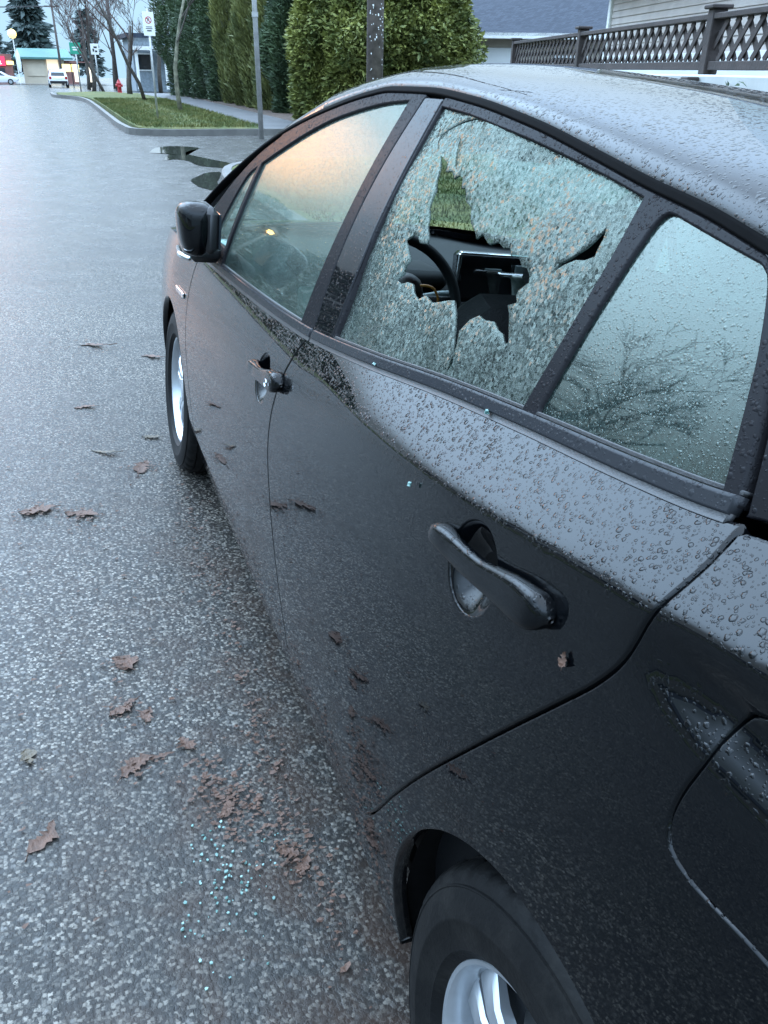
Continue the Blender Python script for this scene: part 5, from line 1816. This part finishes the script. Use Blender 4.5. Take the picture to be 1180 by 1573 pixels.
# ---- wheels
def wheel(x, y, side, label=None):
    w_ = empty('wheel')
    w_.parent = car
    w_.location = (x, y, .317)
    s = -1 if side < 0 else 1
    # tyre cross-section: bead, bulging wall, shoulder rib, grooved tread
    wall = [(.052, .199), (.075, .202), (.086, .214), (.0885, .2155), (.0885, .2175), (.091, .226), (.0945, .250), (.0953, .2515), (.0950, .2545), (.091, .278), (.0868, .289), (.0878, .2905), (.0872, .292), (.0835, .2925), (.0825, .2945), (.0815, .296), (.077, .3055), (.066, .3128),
            (.052, .3165), (.0515, .309), (.0455, .309), (.045, .3175), (.020, .318), (.0195, .310), (.0135, .310), (.013, .318)]
    prof = [(a * s, b) for a, b in wall] + [(-a * s, b) for a, b in reversed(wall)]
    t = MB().lathe(prof, (0, 0, 0), 'x', 240)
    for i_, (a_, b_) in enumerate(prof):                 # sipes across the shoulder blocks
        if b_ > .296 and abs(a_) > .048:
            for k in range(240):
                if k % 6 == (0 if abs(a_) > .070 else 1):
                    q_ = t.v[i_ * 240 + k]
                    f_ = (b_ - .0055) / b_
                    t.v[i_ * 240 + k] = (q_[0], q_[1] * f_, q_[2] * f_)
    ty = t.build('tyre', 'tyre', w_, auto=38)
    rim = MB()
    rim.lathe([(.060 * s, .1985), (.0735 * s, .204), (.0765 * s, .2015), (.0755 * s, .196), (.068 * s, .1905), (.050 * s, .1865), (.020 * s, .180), (-.06 * s, .178)], (0, 0, 0), 'x', 96)
    r_ = rim.build('rim', 'alloy', w_, auto=40)
    MB().lathe([(-.058 * s, .178), (-.055 * s, .001)], (0, 0, 0), 'x', 48).build('brake_backing', 'under', r_)
    MB().lathe([(-.02 * s, .135), (-.005 * s, .135), (-.005 * s, .05)], (0, 0, 0), 'x', 48).build('brake_disc', 'galv', r_, auto=40)
    sk = MB()
    for k in range(5):
        for da in (-.19, .19):
            a = 2 * math.pi * k / 5 + da + .28
            ca, sa = math.cos(a), math.sin(a)
            tv = (-sa, ca)
            cs = []
            for (rr, hw_, xf, th) in ((.035, .022, .052, .03), (.085, .017, .060, .026), (.140, .019, .060, .022), (.180, .026, .052, .018), (.1875, .030, .046, .016)):
                rr2 = rr
                cen = (rr2 * ca, rr2 * sa)
                cs.append([((xf - .006) * s, cen[0] - tv[0] * hw_, cen[1] - tv[1] * hw_), (xf * s, cen[0] - tv[0] * hw_ * .7, cen[1] - tv[1] * hw_ * .7),
                           (xf * s, cen[0] + tv[0] * hw_ * .7, cen[1] + tv[1] * hw_ * .7), ((xf - .006) * s, cen[0] + tv[0] * hw_, cen[1] + tv[1] * hw_),
                           ((xf - th) * s, cen[0] + tv[0] * hw_ * .8, cen[1] + tv[1] * hw_ * .8), ((xf - th) * s, cen[0] - tv[0] * hw_ * .8, cen[1] - tv[1] * hw_ * .8)])
            V = [p for c_ in cs for p in c_]
            F = [(i*6 + q, i*6 + (q+1) % 6, (i+1)*6 + (q+1) % 6, (i+1)*6 + q) for i in range(len(cs) - 1) for q in range(6)]
            sk.add(V, F)
    sk.build('spokes', 'alloy', r_, auto=40)
    MB().lathe([(.03 * s, .045), (.058 * s, .042), (.064 * s, .034), (.066 * s, .001)], (0, 0, 0), 'x', 32).build('hub_cap', 'alloy', r_, auto=40)
    for k in range(5):
        a = 2 * math.pi * k / 5 + .3
        MB().lathe([(.045 * s, .011), (.060 * s, .010), (.062 * s, .001)], (0, .057 * math.cos(a), .057 * math.sin(a)), 'x', 6).build('wheel_nut', 'chrome', r_)
    a = 2.05
    vs = MB().tube([(.045 * s, .180 * math.cos(a), .180 * math.sin(a)), (.062 * s, .166 * math.cos(a), .166 * math.sin(a))], [.005, .0045], 8)
    vs.build('valve_stem', 'trim', r_, smooth=True)
    MB().tube([(.061 * s, .167 * math.cos(a), .167 * math.sin(a)), (.071 * s, .158 * math.cos(a), .158 * math.sin(a))], [.0048, .0048], 8).build('valve_cap', 'chrome', r_, smooth=True)
    return w_
for (x, y) in ((-.757, 0), (.757, 0), (-.757, 2.70), (.757, 2.70)):
    wheel(x, y, x)

# ---- cabin
def seat(x, y, rear=False):
    s = empty('seat')
    s.parent = car
    s.location = (x, y, 0)
    MB().bevbox((0, .12, .46), (.50, .52, .16), .05, rx=.10).build('seat_cushion', 'cloth', s, auto=60)
    MB().bevbox((0, -.22, .80), (.48, .15, .62), .05, rx=.28).build('backrest', 'cloth', s, auto=60)
    MB().bevbox((0, -.335, 1.19), (.26, .10, .18), .04, rx=.2).build('headrest', 'cloth', s, auto=60)
    MB().tube([(-.06, -.32, 1.05), (-.06, -.33, 1.13)], .006, 6).tube([(.06, -.32, 1.05), (.06, -.33, 1.13)], .006, 6).build('headrest_post', 'chrome', s, smooth=True)
    return s
seat(-.37, 1.22)
seat(.37, 1.22)
rb = empty('rear_bench'); rb.parent = car
MB().bevbox((0, .42, .46), (1.25, .50, .18), .05, rx=.10).build('seat_cushion', 'cloth', rb, auto=60)
MB().bevbox((0, .08, .82), (1.25, .16, .62), .05, rx=.35).build('backrest', 'cloth', rb, auto=60)
MB().bevbox((-.46, 1.02, .80), (.012, .045, .52), .003, rx=.30).build('seat_belt', 'red_belt', car)
# dashboard: a long padded hood with a step for the display and a grey lower edge
def dash_pt(t, s):
    prof = [(1.86, .58), (1.88, .74), (1.90, .84), (1.96, .90), (2.08, .935), (2.30, .955), (2.60, .955)]
    i = min(int(t), len(prof) - 2); q = t - i
    y = prof[i][0] * (1 - q) + prof[i+1][0] * q; z = prof[i][1] * (1 - q) + prof[i+1][1] * q
    return (.74 * s, y + .10 * s * s, z + .03 * math.exp(-((s * .74) / .22) ** 2) * (1 if t > 3 else 0))
db = surf_grid('dashboard', np.linspace(0, 6, 25), np.linspace(-1, 1, 41), dash_pt, 'plastic', car)
MB().bevbox((.0, 1.90, .955), (.27, .05, .15), .012, rx=-.15).build('display', 'screen', db, auto=40)
fr_ = MB()
for c_, s_ in (((0, 1.872, 1.028), (.27, .012, .008)), ((-.134, 1.876, .955), (.008, .012, .14))):
    fr_.bevbox(c_, s_, .002)
fr_.build('display_trim', 'chrome', db)
MB().bevbox((-.02, 1.868, .985), (.055, .006, .006), .001).bevbox((.075, 1.868, .975), (.04, .006, .055), .002).build('display_print', 'grey_plastic', db)
MB().bevbox((-.37, 2.02, .93), (.46, .22, .06), .02).build('gauge_hood', 'plastic', db, auto=50)
MB().bevbox((-.40, 1.905, .80), (.42, .03, .20), .01, rx=-.3).build('lower_dash', 'grey_plastic', db, auto=50)
MB().bevbox((0, 1.55, .58), (.24, .75, .30), .04).bevbox((0, 1.84, .76), (.20, .10, .30), .03, rx=.5).build('centre_console', 'plastic', car, auto=50)
# phone cradle / bottle-like clear holder clipped to the console
ph = MB().lathe([(-.060, .014), (-.052, .020), (-.045, .013), (-.02, .0125), (.01, .017), (.035, .024), (.045, .034), (.05, .034), (.052, .030)], (.035, 1.80, .935), 'z', 20)
ph.build('holder', simple("smoky clear plastic", (.30, .31, .29), .15, var=.3, vscale=60), car, smooth=True)
MB().bevbox((.005, 1.80, .985), (.085, .02, .010), .003).build('holder_clip', 'chrome', car)
sw = empty('steering_wheel'); sw.parent = car
sw.location = (-.37, 1.76, .905)
sw.rotation_euler = (R(-25), 0, 0)
t = MB()
pts = [(math.cos(a) * .185, 0, math.sin(a) * .178) for a in np.linspace(0, 2 * math.pi, 49)]
t.tube(pts, .0155, 10, cap=False).build('wheel_rim', 'plastic', sw, smooth=True)
MB().bevbox((0, .012, 0), (.17, .05, .13), .03).build('hub', 'plastic', sw, auto=50)
MB().bevbox((-.12, .012, .0), (.12, .02, .04), .008).bevbox((.12, .012, .0), (.12, .02, .04), .008).bevbox((0, .012, -.11), (.05, .02, .12), .008).build('wheel_spoke', 'plastic', sw, auto=50)
MB().tube([(0, .03, 0), (0, .24, -.05)], .035, 12).build('steering_column', 'plastic', sw, smooth=True)
MB().tube([(-.02, .05, .0), (.16, .05, .035), (.20, .045, .035)], [.008, .009, .011], 8).build('stalk', 'grey_plastic', sw, smooth=True)
# torn ignition shroud with a loop of orange cable
MB().lathe([(-.035, .005), (-.03, .03), (-.01, .042), (.015, .042), (.035, .028), (.04, .005)], (-.415, 1.60, .968), 'y', 16).build('ignition_shroud', simple("dark maroon plastic", (.035, .012, .014), .5), car, smooth=True)
MB().tube(catmull([(-.41, 1.585, .968), (-.39, 1.575, .985), (-.355, 1.57, .982), (-.335, 1.57, .955), (-.33, 1.58, .925)], .006), .0034, 8).build('cable', 'orange', car, smooth=True)
# headliner and sun visor
surf_grid('headliner', np.linspace(-.45, 1.70, 20), np.linspace(-.93, .93, 21), lambda y, s: tuple(np.array(roof_pt(y, s)) - np.array((0, 0, .035))), 'plastic', car)
MB().bevbox((-.33, 1.70, 1.36), (.40, .02, .13), .008, rx=.9).build('sun_visor', 'plastic', car)
MB().bevbox((0, 1.80, 1.33), (.24, .03, .065), .012, rz=.15).build('rear_view_mirror', 'plastic', car, auto=50)
for sx in (-1, 1):
    surf_grid('door_card', np.linspace(.10, 2.25, 24), np.linspace(.30, 1.0, 12), lambda y, z: (sx * (float(W(y, min(z, float(ZB(y)) - .01))) - .075), y, min(z, float(ZB(y)) + .004)), 'plastic', car)

# ------------------------------------------------------------------ small things on the car and on the road
def on_side(y, z, off=.0):
    p = Vector((-(float(W(y, z)) + off), y, z))
    return Matrix.Rotation(LEAN, 3, 'Y') @ p

def crumb(p, s, seed):
    r2 = np.random.default_rng(seed)
    mb = MB()
    k = 7
    a = np.sort(r2.uniform(0, 6.28, k))
    ring = [(math.cos(t) * s * r2.uniform(.6, 1), math.sin(t) * s * r2.uniform(.6, 1)) for t in a]
    mb.prism(ring, -s * .45, s * .45)
    o = mb.build('glass_crumb', 'shard')
    o.location = p
    o.rotation_euler = r2.uniform(0, 3, 3)
    return o
for (y, z, lab) in ((.790, 1.017, 'glass crumb lying on the belt moulding under the smashed window, nearer the front door'),
                    (.456, 1.060, 'glass crumb lying on the belt moulding by the foot of the division bar'),
                    (.492, .947, 'single glass crumb stuck on the rear door above its handle')):
    tag(crumb(on_side(y, z, .007), .0042, int(y * 1000)), lab, 'glass crumb', 'glass crumbs on the car')

def leaf(x, y, L, wd, mat, label, cat, group, seed, rz=0.0, lift=.008, stem=True, rag=.25, m3=None):
    """A curled wet leaf: blade with a ragged outline, a midrib fold and a stalk."""
    r2 = np.random.default_rng(seed)
    n = 14
    V, F = [], []
    for i in range(n + 1):
        t = i / n
        w_ = wd * math.sin(math.pi * min(1, t * .97 + .03)) ** .7 * (1 - .25 * t)
        cz = lift * (.4 + 1.1 * math.sin(t * 3.0 + seed) ** 2)
        jl, jr = 1 + r2.normal(0, rag), 1 + r2.normal(0, rag)
        yy = (t - .5) * L
        bend = .18 * L * math.sin(t * 2.2 + seed)
        V += [(bend - w_ * jl, yy, cz + lift * r2.uniform(.1, 1)), (bend - w_ * .5 * jl, yy, cz * .6 + lift * .25), (bend, yy, lift * .12), (bend + w_ * .5 * jr, yy, cz * .6 + lift * .3), (bend + w_ * jr, yy, cz + lift * r2.uniform(.1, 1))]
    for i in range(n):
        for k in range(4):
            F.append((i*5 + k, i*5 + k + 1, (i+1)*5 + k + 1, (i+1)*5 + k))
    mb = MB().add(V, F)
    if stem:
        mb.tube([(V[2][0], -L * .5, lift * .3), (V[2][0] + L * .08, -L * .72, lift * .5)], L * .012, 5)
    o = mb.build('fallen_leaf', mat, smooth=True)
    if m3 is None:
        o.location = (x, y, gz(x, y) + .004)
        o.rotation_euler = (0, math.atan(.11), rz)
    return tag(o, label, cat, group)

G_ = 'fallen leaves on the road'
leaves = [(-1.155, 1.43, .075, .024, 'dead_leaf', 'upright ragged brown leaf clump nearest the sill, above the double reddish leaf', 51, .5),
          (-1.165, 1.25, .075, .018, 'dead_leaf', 'reddish leaf with the curved shape below the ragged brown clump', 52, 1.9),
          (-1.105, 1.215, .050, .016, 'dead_leaf', 'small reddish leaf touching the curved reddish leaf', 53, -.6),
          (-1.145, 1.045, .085, .020, 'dead_leaf', 'flat pinkish brown leaf beside a rolled leaf', 54, -1.0),
          (-1.095, 1.065, .060, .006, 'dead_leaf', 'narrow rolled leaf lying like a twig', 55, -1.15),
          (-1.378, 1.135, .050, .015, 'dark_leaf', 'small dark green brown leaf alone at the left', 56, .5),
          (-1.355, .905, .085, .018, 'dead_leaf', 'long orange brown leaf lying alone at the lower left', 57, -.6),
          (-1.215, 2.30, .11, .028, 'dead_leaf', 'large faded leaf mat, right one of the pair in the middle of the road', 58, .9),
          (-1.355, 2.36, .11, .035, 'dead_leaf', 'faded leaf mat, left one of the pair in the middle of the road', 59, 1.4),
          (-.955, 2.68, .12, .030, 'dead_leaf', 'curled leaf just behind the front tyre', 60, -.5),
          (-1.10, 2.86, .11, .016, 'dark_leaf', 'thin broken leaf left of the front tyre', 61, 1.3),
          (-1.07, 4.40, .20, .03, 'dead_leaf', 'wide faded leaf patch ahead of the front wheel', 62, 1.5),
          (-.775, 4.18, .12, .025, 'dead_leaf', 'faded leaf patch close to the front bumper', 63, 1.2),
          (-1.15, 3.37, .09, .022, 'dead_leaf', 'faint pale leaf beside the front wheel', 64, 1.4),
          (-.90, 3.0, .07, .018, 'dark_leaf', 'tiny dark leaf beside the front tyre', 65, 1.0),
          (-1.03, 1.10, .05, .017, 'dead_leaf', 'faded leaf at the top of the leaf litter by the broken glass', 66, .3),
          (-.885, .745, .055, .015, 'dead_leaf', 'rusty leaf nearest the rear tyre', 67, .9),
          (-.865, .70, .045, .013, 'dead_leaf', 'small rusty leaf touching the leaf nearest the rear tyre', 68, -.4)]
for i, (x, y, L, wd, mt, lab, sd_, rz) in enumerate(leaves):
    leaf(x, y, L, wd, mt, lab, 'leaf', G_, sd_, rz, lift=.04 * wd + .0008, rag=.45)
o = leaf(0, 0, .016, .006, 'dead_leaf', 'scrap of yellow brown leaf stuck on the rear door below its handle', 'leaf', None, 70, m3=True, lift=.002)
nz = Vector(side_normal(np.array([.118]), np.array([.941]))[0]); nz = Matrix.Rotation(LEAN, 3, 'Y') @ nz
o.location = on_side(.118, .941, .002)
o.rotation_euler = nz.to_track_quat('Z', 'Y').to_euler()

# trodden leaf litter: fibres and fragments too many to count
V, F = [], []
def frag(x, y, s, hh):
    a = rng.uniform(0, 6.28); b = len(V)
    z = gz(x, y) + .004 + hh
    e = rng.uniform(.25, .9)
    for k in range(5):
        t = a + k * 1.2566
        rr = s * (1 if k % 2 == 0 else e) * rng.uniform(.7, 1.2)
        V.append((x + math.cos(t) * rr, y + math.sin(t) * rr * .7, z + rng.uniform(0, .5) * s))
    F.append(tuple(b + k for k in range(5)))
for (cx, cy, sx, sy, n) in ((-1.00, .97, .035, .05, 130), (-.965, .91, .04, .04, 190), (-.975, .85, .035, .04, 150), (-.92, .80, .03, .05, 80), (-.885, .73, .02, .05, 90), (-1.16, 1.42, .02, .03, 50),
                            (-1.16, 1.24, .025, .03, 60), (-1.14, 1.04, .03, .02, 50), (-.86, 1.3, .02, .25, 170), (-.85, .8, .02, .2, 220), (-1.21, 2.28, .06, .06, 120), (-1.35, 2.35, .05, .05, 80),
                            (-.95, 2.68, .04, .06, 60), (-1.07, 4.4, .1, .12, 110), (-1.1, 2.0, .25, .6, 90), (-1.3, 1.2, .2, .5, 60), (-.86, 2.05, .03, .3, 160), (-1.2, 4.0, .4, 1.2, 100)):
    for k in range(int(n * .55)):
        frag(rng.normal(cx, sx), rng.normal(cy, sy), rng.uniform(.0025, .010), rng.uniform(0, .001))
tag(link('leaf_litter', V, F, 'dead_leaf'), 'rust brown crumbled leaf litter on the road beside the sill', 'leaf litter', kind='stuff')
V, F = [], []
gm_ = MB()
for (cx, cy, sx, sy, n) in ((-1.09, .61, .012, .014, 8), (-.98, .71, .03, .03, 34), (-1.02, .67, .04, .035, 26), (-1.02, .81, .03, .035, 18), (-.93, .74, .03, .04, 12), (-1.03, .55, .05, .05, 14)):
    for k in range(n):
        x, y = rng.normal(cx, sx), rng.normal(cy, sy)
        s = rng.uniform(.0015, .0042)
        m3 = Matrix.Rotation(rng.uniform(0, 6), 3, 'Z') @ Matrix.Rotation(rng.normal(0, .4), 3, 'X')
        z = gz(x, y) + .003
        pts = [(m3 @ Vector((math.cos(t) * s * rng.uniform(.6, 1.1), math.sin(t) * s * rng.uniform(.6, 1.1), 0))) for t in np.arange(0, 6.28, 1.2566)]
        up_ = m3 @ Vector((0, 0, s * .6))
        b = len(gm_.v)
        gm_.v += [(x + p.x - up_.x * .5, y + p.y - up_.y * .5, z + p.z) for p in pts] + [(x + p.x + up_.x * .5, y + p.y + up_.y * .5, z + p.z + up_.z) for p in pts]
        gm_.f += [(b + 5, b + 6, b + 7, b + 8, b + 9)] + [(b + q, b + (q + 1) % 5, b + 5 + (q + 1) % 5, b + 5 + q) for q in range(5)]
tag(gm_.build('broken_glass', 'shard'), 'teal crumbs of broken window glass scattered on the asphalt', 'broken glass', kind='stuff')
